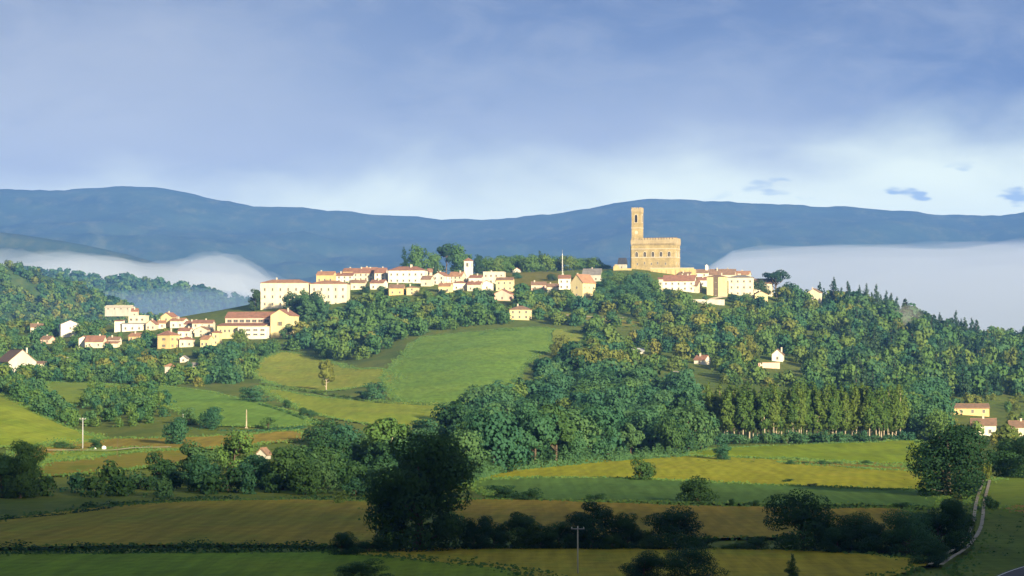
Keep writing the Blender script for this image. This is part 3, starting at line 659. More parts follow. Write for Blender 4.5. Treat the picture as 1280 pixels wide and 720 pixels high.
def house(name, label, px0, px1, yb, ye, yr, kind='gable', D=9.0, yaw=0.0, wall='cream_plaster', roof='red_tile', nx=3, ny=2, sx=2, style='plain', chim=1, cat='house', d=None, group=None, door=False, **kw):
    'eaves at row ye, ridge at row yr, foot at row yb, seen between columns px0 and px1'
    pc = (px0 + px1) / 2; nx = max(1, round(nx * .7))
    if d is None: d = hit(pc, yb)
    s = d / F; a = math.radians(yaw)
    Wd = max(((px1 - px0) * s - D * abs(math.sin(a))) / math.cos(a), 2.5)
    zb = CH + (HOR - yb) * s; he = (yb - ye) * s; rise = max((ye - yr) * s, .25)
    x = (pc - 640) * s
    root = empty(name, (x, d + D / 2 * math.cos(a) + Wd / 2 * abs(math.sin(a)), zb), label, cat, group, a)
    body(root, Wd, D, he, kind, rise, wall, roof, chim=chim, **kw)
    win_grid(root, Wd, D, he, nx, ny, sx, style, door=door)
    return root, Wd, D, he, s
# --- the village on the slope below the town
house('small_house', 'small cream house half hidden in trees west of the white gabled house', 36,58,416,409,405, D=8, yaw=8, wall='cream_plaster', roof='brown_tile', nx=3, ny=1)
house('gabled_house', 'big white house with plain gable front and one small window', 69,99,421.5,405.5,400.5, kind='end', D=14, yaw=14, wall='white_plaster', roof='grey_tile', nx=2, ny=2, sx=2, chim=0)
r_, W_, D_, h_, s_ = house('farmhouse', 'low farmhouse of joined red roofs beside the white gabled house', 106,131,435,427,420, D=10, yaw=-6, wall='cream_plaster', roof='red_tile', nx=3, ny=1, chim=1)
body(r_, 5.5, 8, 5.2, 'end', 1.4, 'white_plaster', 'red_tile', x0=-7.5, y0=5, chim=0); body(r_, 7.5, 6, 2.6, 'mono', 1.0, 'cream_plaster', 'orange_tile', x0=9, y0=0, chim=0)
r_, W_, D_, h_, s_ = house('villa', 'white villa of stepped flat roofed boxes in the trees', 152,181,414,405,404, kind='flat', D=9, yaw=-8, wall='white_plaster', roof='grey_tile', nx=4, ny=1, chim=0)
body(r_, 10.5, 7, 9.0, 'flat', .3, 'cream_plaster', 'stone_trim', x0=1.5, y0=4, chim=0, base=0); body(r_, 4.6, 6, 6.0, 'mono', .6, 'white_plaster', 'red_tile', x0=-9.2, y0=.5, chim=0)
for x in (-2.2, 1.2, 4.6): add_window(r_, x, .5, 6.3, 0, 1.3, 1.3)
house('tall_house', 'narrow red brick house rising behind the white villa', 164,172,404,389,386, D=5, wall='pink_plaster', roof='red_tile', nx=1, ny=2, sx=1, d=1735)
house('greenhouse', 'long pale low shed on the bare edge of the wooded hill', 130,166,388,384,382, D=7, yaw=-12, wall='grey_plaster', roof='stone_trim', nx=5, ny=1, sx=0, chim=0, cat='shed', d=1900)
r_, W_, D_, h_, s_ = house('barn', 'big brown roofed barn with grey gable end among trees at the picture edge', -14,43,466,452,437.5, kind='end', D=22, yaw=26, wall='grey_plaster', roof='brown_tile', nx=2, ny=1, sx=3, chim=1, cat='barn')
body(r_, 10, 6.5, 4.4, 'mono', 1.0, 'white_plaster', 'brown_tile', x0=W_ / 2 + 3.5, y0=-5.5, chim=0)
house('small_house', 'low white outbuilding in front of the brown roofed barn', 17,36,465,460,458, D=5, yaw=8, wall='white_plaster', roof='grey_tile', nx=2, ny=1, sx=1, chim=0)
house('village_house', 'tall yellow village house with flat end behind the orange roofs', 200,221,409,396,391, kind='end', D=9, yaw=-20, wall='yellow_plaster', roof='red_tile', nx=2, ny=2, sx=2)
house('village_house', 'square cream village house at the western end of the yellow row', 195,207,411,404,401, D=7, yaw=10, wall='cream_plaster', roof='orange_tile', nx=2, ny=1)
house('village_house', 'cream village house with sloping red roof between yellow houses', 212,234,410,401,398, kind='gable', D=8, yaw=-16, wall='white_plaster', roof='orange_tile', nx=3, ny=1, chim=2)
house('village_house', 'long yellow village house with stepped roof at the eastern end of its row', 229,262,414,405,401.5, D=9, yaw=-14, wall='cream_plaster', roof='red_tile', nx=5, ny=1, chim=2)
house('village_house', 'small cream village house tucked below the long yellow one', 243,262,421,412,408.5, kind='end', D=7, yaw=-12, wall='cream_plaster', roof='brown_tile', nx=2, ny=2)
house('village_house', 'narrow pale yellow village house with two floors beside the school wing', 265,276,432,416,413, kind='hip', D=6, yaw=-8, wall='yellow_plaster', roof='red_tile', nx=1, ny=2, sx=1, chim=0)
house('village_house', 'cream village house with brown lean roof above the narrow yellow one', 240,267,416,404,400.5, D=9, yaw=-4, wall='cream_plaster', roof='red_tile', nx=4, ny=2, chim=1)
house('orange_house', 'orange house with deep red roof lowest of the village row', 196,222,436,419,413, kind='hip', D=10, yaw=-24, wall='ochre_plaster', roof='red_tile', nx=2, ny=2, sx=2, style='wood')
house('hut', 'small hut with orange roof and pale post among the trees below the village', 206,219,470,458,454, kind='hip', D=4, yaw=-10, wall='grey_plaster', roof='orange_tile', nx=1, ny=1, sx=1, chim=0, cat='hut')
house('hut', 'little white gabled hut in the trees under the orange house', 225,235,453,448,445, kind='end', D=4, yaw=-10, wall='white_plaster', roof='grey_tile', nx=1, ny=1, sx=0, chim=0, cat='hut')
house('hut', 'tiny white shed deepest in the trees below the village', 240,246,459,456,454, D=2.5, yaw=0, wall='white_plaster', roof='grey_tile', nx=1, ny=1, sx=0, chim=0, cat='shed')
# --- the school
d = hit(320, 423); s = d / F
sch = empty('school', ((318 - 640) * s, d + 8, CH + (HOR - 421) * s), 'long school with red roofs, ribbon windows and yellow gable end', 'school', None, math.radians(-14))
body(sch, 32, 10, 11.0, 'gable', 3.0, 'pink_plaster', 'red_tile', x0=-2.5, y0=6, chim=0)
body(sch, 11, 17, 12.0, 'end', 3.2, 'yellow_plaster', 'red_tile', x0=16.5, y0=2, chim=1)
body(sch, 28, 9, 6.2, 'mono', 1.4, 'yellow_plaster', 'red_tile', x0=-6.0, y0=-3.6, chim=0)
body(sch, 17, 5, 5.4, 'flat', .3, 'white_plaster', 'stone_trim', x0=2.0, y0=-9.2, chim=0)
for i in range(7): add_window(sch, -16 + i * 3.7, 1.0, 8.2, 0, 2.6, 1.6)
for i in range(6): add_window(sch, -18 + i * 2.6, -8.1, 2.6, 0, 1.0, 1.5)
for i in range(4):
    for z in (.8, 3.3): add_window(sch, -4.5 + i * 4.2, -11.7, z, 0, 2.4, .9)
add_window(sch, 16.5, -6.5, 6.2, 0, 1.2, 2.2, 'wood')
# --- the convent block at the head of the slope
d = hit(352, 386); s = d / F
con = empty('convent', ((381 - 640) * s, d + 9, CH + (HOR - 387) * s), 'great white block with orange tiled roof at the western end of the town', 'convent', None, math.radians(-5))
body(con, 29, 13, 16.2, 'hip', 2.3, 'cream_plaster', 'orange_tile', x0=-12.2, y0=0, chim=1)
body(con, 22.5, 13, 15.6, 'hip', 2.2, 'cream_plaster', 'orange_tile', x0=14.6, y0=1.5, chim=1)
for z in (2.6, 7.0, 11.4):
    for i in range(6): add_window(con, -24.2 + i * 4.8, -6.5, z, 0, 1.0, 1.7)
    for i in range(5): add_window(con, 5.8 + i * 4.4, -5.0, z, 0, 1.0, 1.7)
    for i in range(2):
        add_window(con, -26.7, -3 + i * 6, z, -math.pi / 2, 1.0, 1.7); add_window(con, 25.85, -2 + i * 6, z, math.pi / 2, 1.0, 1.7)
# --- the town along the ridge
TH = 'town_house'
house(TH, 'ochre town house directly above the roof of the great white block', 395,420,353,343.5,339.5, kind='gable', D=9, yaw=-12, wall='ochre_plaster', roof='orange_tile', nx=4, ny=1)
house(TH, 'white town house joining the ochre house along the ridge', 420,444,354,344.5,341, kind='gable', D=9, yaw=-10, wall='white_plaster', roof='red_tile', nx=4, ny=2)
house(TH, 'yellow town house with red roof and dormer wing next to the white pair', 441,470,352,341,335.5, D=9, yaw=-10, wall='cream_plaster', roof='red_tile', nx=5, ny=2, chim=2)
house(TH, 'narrow pale town house under the thick round trees', 468,484,352,341,335, D=10, yaw=-6, wall='white_plaster', roof='red_tile', nx=3, ny=2)
house('town_hall', 'long white building with bright red hipped roof in the middle of the ridge', 485,534,354,338,332.5, kind='hip', D=12, yaw=-8, wall='white_plaster', roof='red_tile', nx=9, ny=2, sx=3, chim=2, cat='building')
house(TH, 'low cream town house under the tall tree beside the long white building', 533,548,350,340,336, D=8, yaw=-10, wall='cream_plaster', roof='orange_tile', nx=3, ny=2)
house(TH, 'white town house with steep stepped gable leaning on its neighbour', 540,563,356,345,340.5, kind='end', D=9, yaw=-24, wall='white_plaster', roof='red_tile', nx=3, ny=2)
house(TH, 'pale pink town house just before the small bell tower', 561,582,354,345,340, D=8, yaw=-18, wall='cream_plaster', roof='orange_tile', nx=4, ny=2)
house(TH, 'small white town house at the foot of the bell tower', 586,606,355,347,344, D=8, yaw=-14, wall='white_plaster', roof='red_tile', nx=3, ny=1)
house(TH, 'cream town house with flat roof terrace near the bell tower', 604,632,355,340.5,339.8, kind='flat', D=10, yaw=-6, wall='cream_plaster', roof='stone_trim', nx=6, ny=2, chim=1)
house(TH, 'yellow town house standing below the flat roofed one', 620,643,364,350,347, kind='gable', D=9, yaw=-6, wall='yellow_plaster', roof='brown_tile', nx=4, ny=2)
house(TH, 'little pale town house lowest on the slope under the flat roofed one', 618,642,376,367,362, kind='end', D=8, yaw=-16, wall='pink_plaster', roof='red_tile', nx=2, ny=1)
house(TH, 'square yellow town house below the long white building', 508,524,369,359.5,357, kind='hip', D=7, yaw=-10, wall='yellow_plaster', roof='brown_tile', nx=2, ny=2)
house(TH, 'brown stone town house in the trees under the long white building', 486,506,369,360,356, D=8, yaw=-6, wall='ochre_plaster', roof='brown_tile', nx=3, ny=1)
house('lone_house', 'lone yellow farmhouse with grey brown roof among the trees below the ridge', 637,665,400,387,382, kind='hip', D=9, yaw=-9, wall='yellow_plaster', roof='brown_tile', nx=4, ny=2, chim=1)
bt, W_, D_, h_, s_ = house('bell_tower', 'slim white bell tower with red cap beside dark pines', 580,591,352,326,322, kind='hip', D=5, yaw=-16, wall='white_plaster', roof='red_tile', nx=1, ny=1, sx=0, chim=0, cat='tower')
for z in (9.6,): add_window(bt, 0, -2.5, z, 0, 1.3, 2.2); add_window(bt, W_ / 2, 0, z, math.pi / 2, 1.3, 2.2)
house(TH, 'white house with flat front west of the gabled yellow one by the mast', 698,714,362,348,344, kind='gable', D=9, yaw=-4, wall='white_plaster', roof='red_tile', nx=3, ny=2)
house('gabled_house', 'yellow house with broad orange gabled roof on the ridge by the mast', 714,745,372,353,343, kind='end', D=13, yaw=-38, wall='yellow_plaster', roof='orange_tile', nx=2, ny=2, sx=3, style='plain')
house('chapel', 'grey green roofed hall behind the yellow gabled house', 728,754,352,343,336, D=10, yaw=-10, wall='grey_plaster', roof='grey_tile', nx=3, ny=1, cat='hall')
house(TH, 'long white town house with red roof under the castle terrace', 829,872,364,351,344, kind='gable', D=11, yaw=-10, wall='white_plaster', roof='red_tile', nx=7, ny=2, chim=2)
house(TH, 'narrow grey stub of a town house west of the long white one', 823,829,366,349,347, kind='mono', D=5, wall='cream_plaster', roof='red_tile', nx=1, ny=2, sx=1, chim=0)
house(TH, 'pale lower town house with brown roof between castle terrace and yellow block', 857,878,366,357,351, kind='gable', D=8, yaw=-22, wall='cream_plaster', roof='brown_tile', nx=3, ny=1)
ch, W_, D_, h_, s_ = house('church', 'small white church with bell gable east of the castle terrace', 866,887,347,341,337, kind='gable', D=7, yaw=-8, wall='white_plaster', roof='brown_tile', nx=3, ny=1, chim=0, cat='church')
m = MB(); m.box(W_/2 - 1.9, W_/2 - .1, -1, 1, h_, h_ + 4.6); m.prism([(W_/2 - 2.1, h_ + 4.6), (W_/2 + .1, h_ + 4.6), (W_/2 - 1, h_ + 5.6)], -1.1, 1.1); link('bell_gable', m.mesh('bell_gable', [MATS['white_plaster']]), ch)
house(TH, 'brown roofed town house behind the tall yellow block', 887,922,350,343,336.5, kind='gable', D=10, yaw=-10, wall='cream_plaster', roof='brown_tile', nx=5, ny=1, chim=2)
house('yellow_block', 'tall yellow building with dark stair strip in the eastern town', 884,911,371,346,343, kind='hip', D=10, yaw=-14, wall='yellow_plaster', roof='brown_tile', nx=2, ny=3, sx=2, chim=1, cat='building')
yb_ = [o for o in COL.objects if o.name == 'yellow_block'][0]; m = MB(); m.box(-1.5, 1.5, -5.12, -4.99, .2, 12.3); link('stair_panel', m.mesh('stair_panel', [MATS['shutter_wood']]), yb_)
house('white_block', 'broad pale building with shallow grey roof beside the tall yellow block', 911,944,370,347,343.5, kind='hip', D=11, yaw=-6, wall='cream_plaster', roof='grey_tile', nx=5, ny=3, sx=3, chim=2, cat='building')
house(TH, 'small pale town house behind the umbrella pine at the end of town', 943,968,369,354,348.5, kind='gable', D=9, yaw=-10, wall='cream_plaster', roof='brown_tile', nx=4, ny=2)
house('small_house', 'small pale house alone at the ridge end by the conifers', 1010,1029,375,365.5,361, kind='end', D=7, yaw=-20, wall='cream_plaster', roof='brown_tile', nx=2, ny=1)
# --- scattered houses in the eastern wood and on the plain
house('gabled_house', 'white gabled house alone in the eastern wood', 965,982,452,443,437, kind='end', D=8, yaw=-10, wall='white_plaster', roof='brown_tile', nx=2, ny=1, sx=2)
w_ = empty('garden_wall', (*ground(958, 460)[:2], ground(958, 460)[2]), 'pale stone garden wall below the white gabled house in the wood', 'wall', None, math.radians(8)); m = MB(); m.box(-6.5, 6.5, -.25, .25, -1.5, 2.4); m.box(-6.6, 6.6, -.32, .32, 2.4, 2.6); link('wall', m.mesh('wall', [MATS['pink_plaster']]), w_)
house('small_house', 'little house with red roof and bright end wall in the eastern wood', 868,889,456,449.5,444.5, kind='gable', D=6, yaw=-30, wall='white_plaster', roof='red_tile', nx=2, ny=1, sx=1)
house('shed', 'long low white shed in the wood below the castle', 842,863,470,465.5,464.5, kind='mono', D=5, yaw=-8, wall='white_plaster', roof='stone_trim', nx=3, ny=1, sx=0, chim=0, cat='shed')
house('shed', 'grey blue roofed shed lost in the wood under the castle', 790,805,442,439,436, kind='gable', D=5, wall='grey_plaster', roof='metal_grey', nx=1, ny=1, sx=0, chim=0, cat='shed')
house('long_barn', 'long tan barn with brown roof at the foot of the wood beyond the big tree', 1181,1238,519,510,505.5, kind='gable', D=9, yaw=-4, wall='ochre_plaster', roof='brown_tile', nx=6, ny=1, sx=1, chim=0, cat='barn')
house('cottage', 'white gabled cottage with chimney just beyond the big tree', 1214,1249,545,531.5,524, kind='gable', D=9, yaw=-8, wall='white_plaster', roof='brown_tile', nx=3, ny=1, sx=1, chim=1, cat='cottage')
house('cottage', 'cream cottage cut off by the picture edge near the white one', 1262,1300,545,534,527, kind='gable', D=9, yaw=-6, wall='cream_plaster', roof='brown_tile', nx=3, ny=1, sx=1, cat='cottage')
house('hay_shed', 'tan gabled hay shed half hidden by trees at the edge of the plain', 321,337,574,567,561, kind='end', D=4, yaw=-14, wall='grey_plaster', roof='brown_tile', nx=1, ny=1, sx=0, chim=0, cat='shed')

# further houses closing the ranks of town and village
for a in (
 ('low cream town house peeping over the yellow one with the dormer wing',452,472,344,339,334.5,'gable','cream_plaster','orange_tile',3,1,1815),
 ('small ochre town house over the junction of the white pair',428,446,345,339,335.5,'gable','ochre_plaster','red_tile',3,1,1815),
 ('pale town house with brown roof just below the ochre house on the ridge',438,458,362,353.5,350,'gable','cream_plaster','brown_tile',3,1,None),
 ('white lower town house half buried in trees under the narrow pale one',462,484,362,353.5,350,'gable','white_plaster','red_tile',3,1,None),
 ('cream town house with long roof between long white building and stepped gable',526,542,358,349,345,'gable','cream_plaster','brown_tile',2,1,None),
 ('low yellow town house under the stepped gable',548,566,366,357.5,354,'gable','yellow_plaster','orange_tile',3,1,None),
 ('white town house below the pale pink one',566,584,363,354,351,'hip','white_plaster','red_tile',3,1,None),
 ('cream town house stepping down below the bell tower',584,603,364,355.5,352,'gable','cream_plaster','red_tile',3,1,None),
 ('small white town house with brown roof right of the bell tower foot',600,618,363,354.5,351,'end','white_plaster','brown_tile',2,1,None),
 ('tiny pale house with red roof in the ridge field trees',641,653,343,338,335,'end','white_plaster','red_tile',1,1,1850),
 ('pale stone house on the open slope west of the white house by the mast',664,683,363,356,352.5,'gable','pink_plaster','brown_tile',3,1,None),
 ('low brown roofed house beside the white house by the mast',684,699,366,358.5,355,'gable','cream_plaster','brown_tile',2,1,None),
 ('white low house joining the yellow block to the long white town house',872,886,358,350,346.5,'gable','white_plaster','red_tile',2,1,None),
 ('cream low house under the eastern end of the castle terrace',848,866,349,343.5,340.5,'gable','cream_plaster','brown_tile',3,1,1790),
 ('pale town house at the back of the broad pale building',918,940,348,343,339,'gable','cream_plaster','orange_tile',3,1,1830),
 ('small yellow house among trees just below the broad pale building',944,960,376,368,364.5,'end','yellow_plaster','brown_tile',2,1,None),
):
    house(TH, a[0], *a[1:6], kind=a[6], D=7, yaw=-10 + (a[1] % 7 - 3) * 3, wall=a[7], roof=a[8], nx=a[9], ny=a[10], sx=1, d=a[11])
for a in (
 ('cream village house with red gable between white villa and yellow row',182,197,413,405,400.5,'end','cream_plaster','red_tile'),
 ('white village house in front of the cream house with two chimneys',222,240,422,413.5,410,'gable','white_plaster','red_tile'),
 ('low ochre village house on the slope under the white villa',160,180,427,420,416.5,'gable','ochre_plaster','orange_tile'),
 ('small white village house beside the joined red roofs of the farmhouse',134,150,432,425,421.5,'gable','white_plaster','brown_tile'),
 ('cream village house with hipped roof next to the orange house',224,242,434,424.5,420.5,'hip','cream_plaster','red_tile'),
 ('yellow village house half hidden below the school wing',250,266,434,424,420,'gable','yellow_plaster','orange_tile'),
 ('pale farm building in trees west of the white gabled house',50,67,430,424,420.5,'gable','pink_plaster','brown_tile'),
):
    house('village_house', a[0], *a[1:6], kind=a[6], D=7, yaw=-12 + (a[1] % 5 - 2) * 4, wall=a[7], roof=a[8], nx=3, ny=1, sx=1)
# ------------------------------------------------------------------ the castle
def stone(name, c, c2, c3):
    m, t, b = mat(name); g = node(t, 'ShaderNodeTexCoord'); P_ = g.outputs['Object']
    br = node(t, 'ShaderNodeTexBrick'); br.inputs['Scale'].default_value = 1.0; br.inputs['Brick Width'].default_value = .9; br.inputs['Row Height'].default_value = .38
    br.inputs['Mortar Size'].default_value = .03; br.inputs['Color1'].default_value = (*c, 1); br.inputs['Color2'].default_value = (*c2, 1); br.inputs['Mortar'].default_value = (*c3, 1)
    sx = node(t, 'ShaderNodeSeparateXYZ'); t.links.new(P_, sx.inputs[0]); cb = node(t, 'ShaderNodeCombineXYZ')
    t.links.new(math_(t, 'ADD', sx.outputs[0], sx.outputs[1]), cb.inputs[0]); t.links.new(sx.outputs[2], cb.inputs[1]); t.links.new(cb.outputs[0], br.inputs[0])
    f = sstep(t, noise(t, P_, .18, 5, .65), .35, .7); f2 = noise(t, mapping(t, P_, (1, 1, .2)), .8, 4, .6)
    cc = mixc(t, math_(t, 'MULTIPLY', f, .75), br.outputs[0], c3); cc = mixc(t, .7, cc, mixc(t, f2, (.3, .3, .3), (.72, .72, .72)), 'OVERLAY')
    t.links.new(cc, b.inputs['Base Color']); MATS[name] = m
stone('castle_stone', (.41, .325, .155), (.32, .255, .125), (.19, .155, .085)); stone('battlement_stone', (.40, .33, .20), (.33, .27, .165), (.24, .195, .12)); stone('terrace_stone', (.50, .39, .18), (.42, .32, .15), (.30, .23, .12))
d = 1800.0; s = d / F; zc = CH + (HOR - 337) * s - 1.0
cas = empty('castle', ((821 - 640) * s, d + 12, zc), 'medieval stone castle with tall square clock tower and battlements on the hilltop', 'castle', None, math.radians(-18))
A, B, HB = 14.6, 7.0, 20.8            # half width, half depth, height of the block to the wall walk
m = MB(); m.box(-A, A, -B, B, -6, HB); link('wall', m.mesh('castle_wall', [MATS['castle_stone']]), cas)
def battlement(root, a, b, z, n, nb, cx=0.0, cy_=0.0, proj=.36, hc=2.6, mh=1.0, mw=1.25):
    'corbelled parapet with merlons'
    m = MB(); A2, B2 = a + proj, b + proj
    for p0, p1, q0, q1 in ((-A2, A2, -B2, -b - .003), (-A2, A2, b + .003, B2), (-A2, -a - .003, -b - .003, b + .003), (a + .003, A2, -b - .003, b + .003)):
        m.box(cx + p0, cx + p1, cy_ + q0, cy_ + q1, z - hc, z)
    for i in range(n * 2):
        x = -A2 + (i + .5) * 2 * A2 / (n * 2)
        for sg in (-1, 1):
            m.box(cx + x - .22, cx + x + .22, min(cy_ + sg * b, cy_ + sg * B2), max(cy_ + sg * b, cy_ + sg * B2), z - hc - .9, z - hc - .004)
    for i in range(nb * 2):
        y = -B2 + (i + .5) * 2 * B2 / (nb * 2)
        for sg in (-1, 1):
            m.box(min(cx + sg * a, cx + sg * A2), max(cx + sg * a, cx + sg * A2), cy_ + y - .22, cy_ + y + .22, z - hc - .9, z - hc - .004)
    par = link('parapet', m.mesh('parapet', [MATS['battlement_stone']]), root)
    k = MB()
    for i in range(n):
        x = cx - A2 + (i + .5) * 2 * A2 / n
        for sg in (-1, 1): k.box(x - mw/2, x + mw/2, min(cy_ + sg * B2, cy_ + sg * (B2 - .5)), max(cy_ + sg * B2, cy_ + sg * (B2 - .5)), z + .003, z + mh)
    for i in range(nb):
        y = cy_ - B2 + (i + .5) * 2 * B2 / nb
        for sg in (-1, 1): k.box(min(cx + sg * A2, cx + sg * (A2 - .5)), max(cx + sg * A2, cx + sg * (A2 - .5)), y - mw/2 + .01, y + mw/2 - .01, z + .004, z + mh - .01)
    link('merlon_trim', k.mesh('merlon_trim', [MATS['battlement_stone']]), par)
battlement(cas, A, B, HB, 16, 7)
def arch_window(root, x, y, z, rz, w, h, light=2, name='window'):
    'pointed window: dark opening, stone surround, middle shaft'
    m = MB(); n = 9
    def arc(hw, h0, ex): return [(-hw, 0)] + [(-hw * math.cos(t * math.pi / (n - 1)), h0 + math.sin(t * math.pi / (n - 1)) ** .85 * ex) for t in range(n)] + [(hw, 0)]
    o_, i_ = arc(w/2 + .28, h * .62, h * .42 + .25), arc(w/2, h * .62, h * .38)
    k = len(o_)
    pts = [(a, -.18, b) for a, b in o_] + [(a, -.18, b) for a, b in i_] + [(a, .05, b) for a, b in o_] + [(a, .05, b) for a, b in i_]
    fs = [(i, i+1, k+i+1, k+i) for i in range(k-1)] + [(k+i, k+i+1, 3*k+i+1, 3*k+i) for i in range(k-1)] + [(2*k+i, 2*k+i+1, i+1, i) for i in range(k-1)]
    m.poly(pts, fs, 1)
    m.poly([(a, -.02, b) for a, b in i_], [tuple(range(k))], 0)
    m.box(-w/2 - .4, w/2 + .4, -.24, .04, -.3, -.003, 1)
    for q in range(1, light): m.tube([(-w/2 + q * w / light, -.08, 0), (-w/2 + q * w / light, -.08, h * .8)], .08, 6, 1)
    o = link(name, m.mesh('arched_window', [MATS['dark_opening'], MATS['stone_trim']]), root); o.location = (x, y, z); o.rotation_euler = (0, 0, rz); return o
for i in range(5): arch_window(cas, -A + 3.6 + i * 5.5, -B, 9.6, 0, 1.7, 3.2)
for i in range(2): arch_window(cas, A, -3 + i * 6, 9.6, math.pi / 2, 1.7, 3.2)
for i, x in enumerate((-10.5, -5.6, -1.0, 3.2, 8.5)): add_window(cas, x, -B, 4.2 + (i % 2) * .5, 0, .8, 1.5)
for y in (-3, 3): add_window(cas, A, y, 4.4, math.pi / 2, .8, 1.5)
for z in (9.0, 14.6):
    m = MB(); m.box(-A - .22, A + .22, -B - .22, -B - .003, z, z + .35); m.box(A + .003, A + .22, -B - .003, B, z, z + .35); link('string_course_trim', m.mesh('string_course_trim', [MATS['stone_trim']]), cas)
m = MB(); m.prism([(-B + .5, HB + .3), (B - .5, HB + .3), (0, HB + 1.6)], -A + .5, A - .5, axis='x'); link('roof', m.mesh('castle_roof', [MATS['brown_tile']]), cas)
# its tower
tx, ty, th_ = -A + 3.25, -B + 3.3, 3.1
m = MB(); m.box(tx - th_, tx + th_, ty - th_ - .25, ty + th_, HB - 2.0, 41.0); tow = link('tower', m.mesh('tower', [MATS['castle_stone']]), cas)
battlement(cas, th_, th_ + .05, 41.2, 4, 4, tx, ty - .12, .20, 1.6, .8, 1.05)
for (dx, dy, rz) in ((0, -th_ - .25, 0), (th_, 0, math.pi / 2), (-th_, 0, -math.pi / 2)): arch_window(tow, tx + dx, ty + dy, 32.2, rz, 1.8, 5.2, 1)
m = MB(); z = 28.4; m.box(tx - th_ - .2, tx + th_ + .2, ty - th_ - .45, ty - th_ - .253, z, z + .4); m.box(tx + th_ + .003, tx + th_ + .2, ty - th_ - .25, ty + th_, z, z + .4); link('string_course_trim', m.mesh('string_course_trim', [MATS['stone_trim']]), tow)
m = MB(); m.tube([(tx + .2, ty - th_ - .30, 25.6), (tx + .2, ty - th_ - .42, 25.6)], 1.15, 20); link('clock_face', m.mesh('clock_face', [MATS['stone_trim']]), tow)
m = MB(); m.box(-A - .9, -A - .003, -B + 1, B - 1, -4, HB - 4); link('buttress', m.mesh('buttress', [MATS['castle_stone']]), cas)
# terrace before the castle, gate turret and outer wall
z = CH + (HOR - 346) * s
tr = empty('castle_terrace', ((840 - 640) * s, d - 3, z), 'yellow stone terrace wall in front of the castle', 'wall', None, math.radians(-8)); m = MB()
m.box(-14, 14, -.6, .6, -4, 5.4); m.box(13.4, 14.6, .6, 14, -4, 5.0); link('wall', m.mesh('terrace_wall', [MATS['terrace_stone']]), tr)
m = MB(); m.box(-14.2, 14.2, -.8, .8, 5.405, 5.75); link('coping', m.mesh('coping', [MATS['stone_trim']]), tr)
m = MB()
for i in range(9): m.box(-12.6 + i * 3, -12.0 + i * 3, -.95, -.603, -3, 4.4)
link('pilaster_trim', m.mesh('pilaster_trim', [MATS['terrace_stone']]), tr)
z = CH + (HOR - 344) * s
ow = empty('outer_wall', ((778 - 640) * s, d - 1, z), 'low broken stone wall at the western foot of the castle', 'wall', None, math.radians(-10)); m = MB()
m.box(-5.8, -2.2, -.7, .7, -4, 6.0); m.box(-2.2, 6.0, -.5, .5, -4, 4.4); m.box(-5.0, -3.2, -.72, .72, 6.003, 7.0); link('wall', m.mesh('outer_wall', [MATS['terrace_stone']]), ow)
gt = empty('gate_turret', ((779 - 640) * s, d + 9, z), 'dark slate roofed turret beside the castle', 'turret', None, math.radians(-18)); m = MB()
m.box(-2.4, 2.4, -2.4, 2.4, -4, 7.4); link('wall', m.mesh('turret_wall', [MATS['grey_plaster']]), gt)
m = MB(); m.poly([(-2.8, -2.8, 7.405), (2.8, -2.8, 7.405), (2.8, 2.8, 7.405), (-2.8, 2.8, 7.405), (-2.3, -1.6, 11.6), (2.3, -1.6, 11.6), (2.3, 1.6, 11.6), (-2.3, 1.6, 11.6)], [(0,3,2,1),(4,5,6,7),(0,1,5,4),(1,2,6,5),(2,3,7,6),(3,0,4,7)])
plain('slate', (.045, .05, .065), (.03, .034, .045), 1.0); link('roof', m.mesh('turret_roof', [MATS['slate']]), gt); add_window(gt, 0, -2.4, 4.6, 0, .8, 1.4)
# retaining wall on the ridge road
x, y, z = ground(886, 380); rw = empty('retaining_wall', (x, y, z), 'pale retaining wall under the tall yellow building', 'wall', None, math.radians(14)); m = MB(); m.box(-10, 10, -.3, .3, -2, 2.6); m.box(-10.1, 10.1, -.4, .4, 2.603, 2.85); link('wall', m.mesh('retaining_wall', [MATS['grey_plaster']]), rw)

# ------------------------------------------------------------------ masts and poles
def utility_pole(px, pyt, pyb, label, d=None, arms=1, material='stone_trim', r=.14, light=False, name='utility_pole'):
    x, y, z = ground(px, pyb) if d is None else ((px - 640) / F * d, d, H((px - 640) / F * d, d))
    h = CH + (HOR - pyt) * y / F - z
    o = empty(name, (x, y, z), label, 'pole'); m = MB(); m.tube([(0, 0, -.8), (0, 0, h * .5), (0, 0, h)], [r * 1.3, r, r * .75], 8); link('post', m.mesh('post', [MATS[material]], True), o)
    for i in range(arms):
        zz = h - .35 - i * .9; m = MB(); m.box(-.85, .85, -.07 - r, .05 - r, zz - .06, zz + .06); a = link('crossarm', m.mesh('crossarm', [MATS['metal_grey']]), o)
        for xx in (-.75, 0, .75):
            k = MB(); k.tube([(xx, -r, zz + .06), (xx, -r, zz + .26)], [.06, .035], 6); link('insulator', k.mesh('insulator', [MATS['white_paint']], True), a)
    return o
utility_pole(722, 657, 725, 'tall concrete utility pole with crossarms standing before the ochre field', d=352, arms=1, r=.09, material='stone_trim')
utility_pole(104, 522, 563, 'grey utility pole beside the pale farm track', arms=1, r=.16, material='metal_grey')
utility_pole(147, 550, 572, 'short pale pole south of the white tanks', arms=0, r=.07, material='bark')
utility_pole(229, 513, 529, 'short pale post above the round lone tree', arms=0, r=.18, material='white_paint')
utility_pole(85, 446, 462, 'thin pole among trees beside the brown roofed barn', arms=1, r=.14)
o = empty('marker_pillar', ground(308.5, 535), 'pale tapering pillar at the foot of the green mound', 'pillar'); m = MB(); hh = 23 * hit(308.5, 535) / F
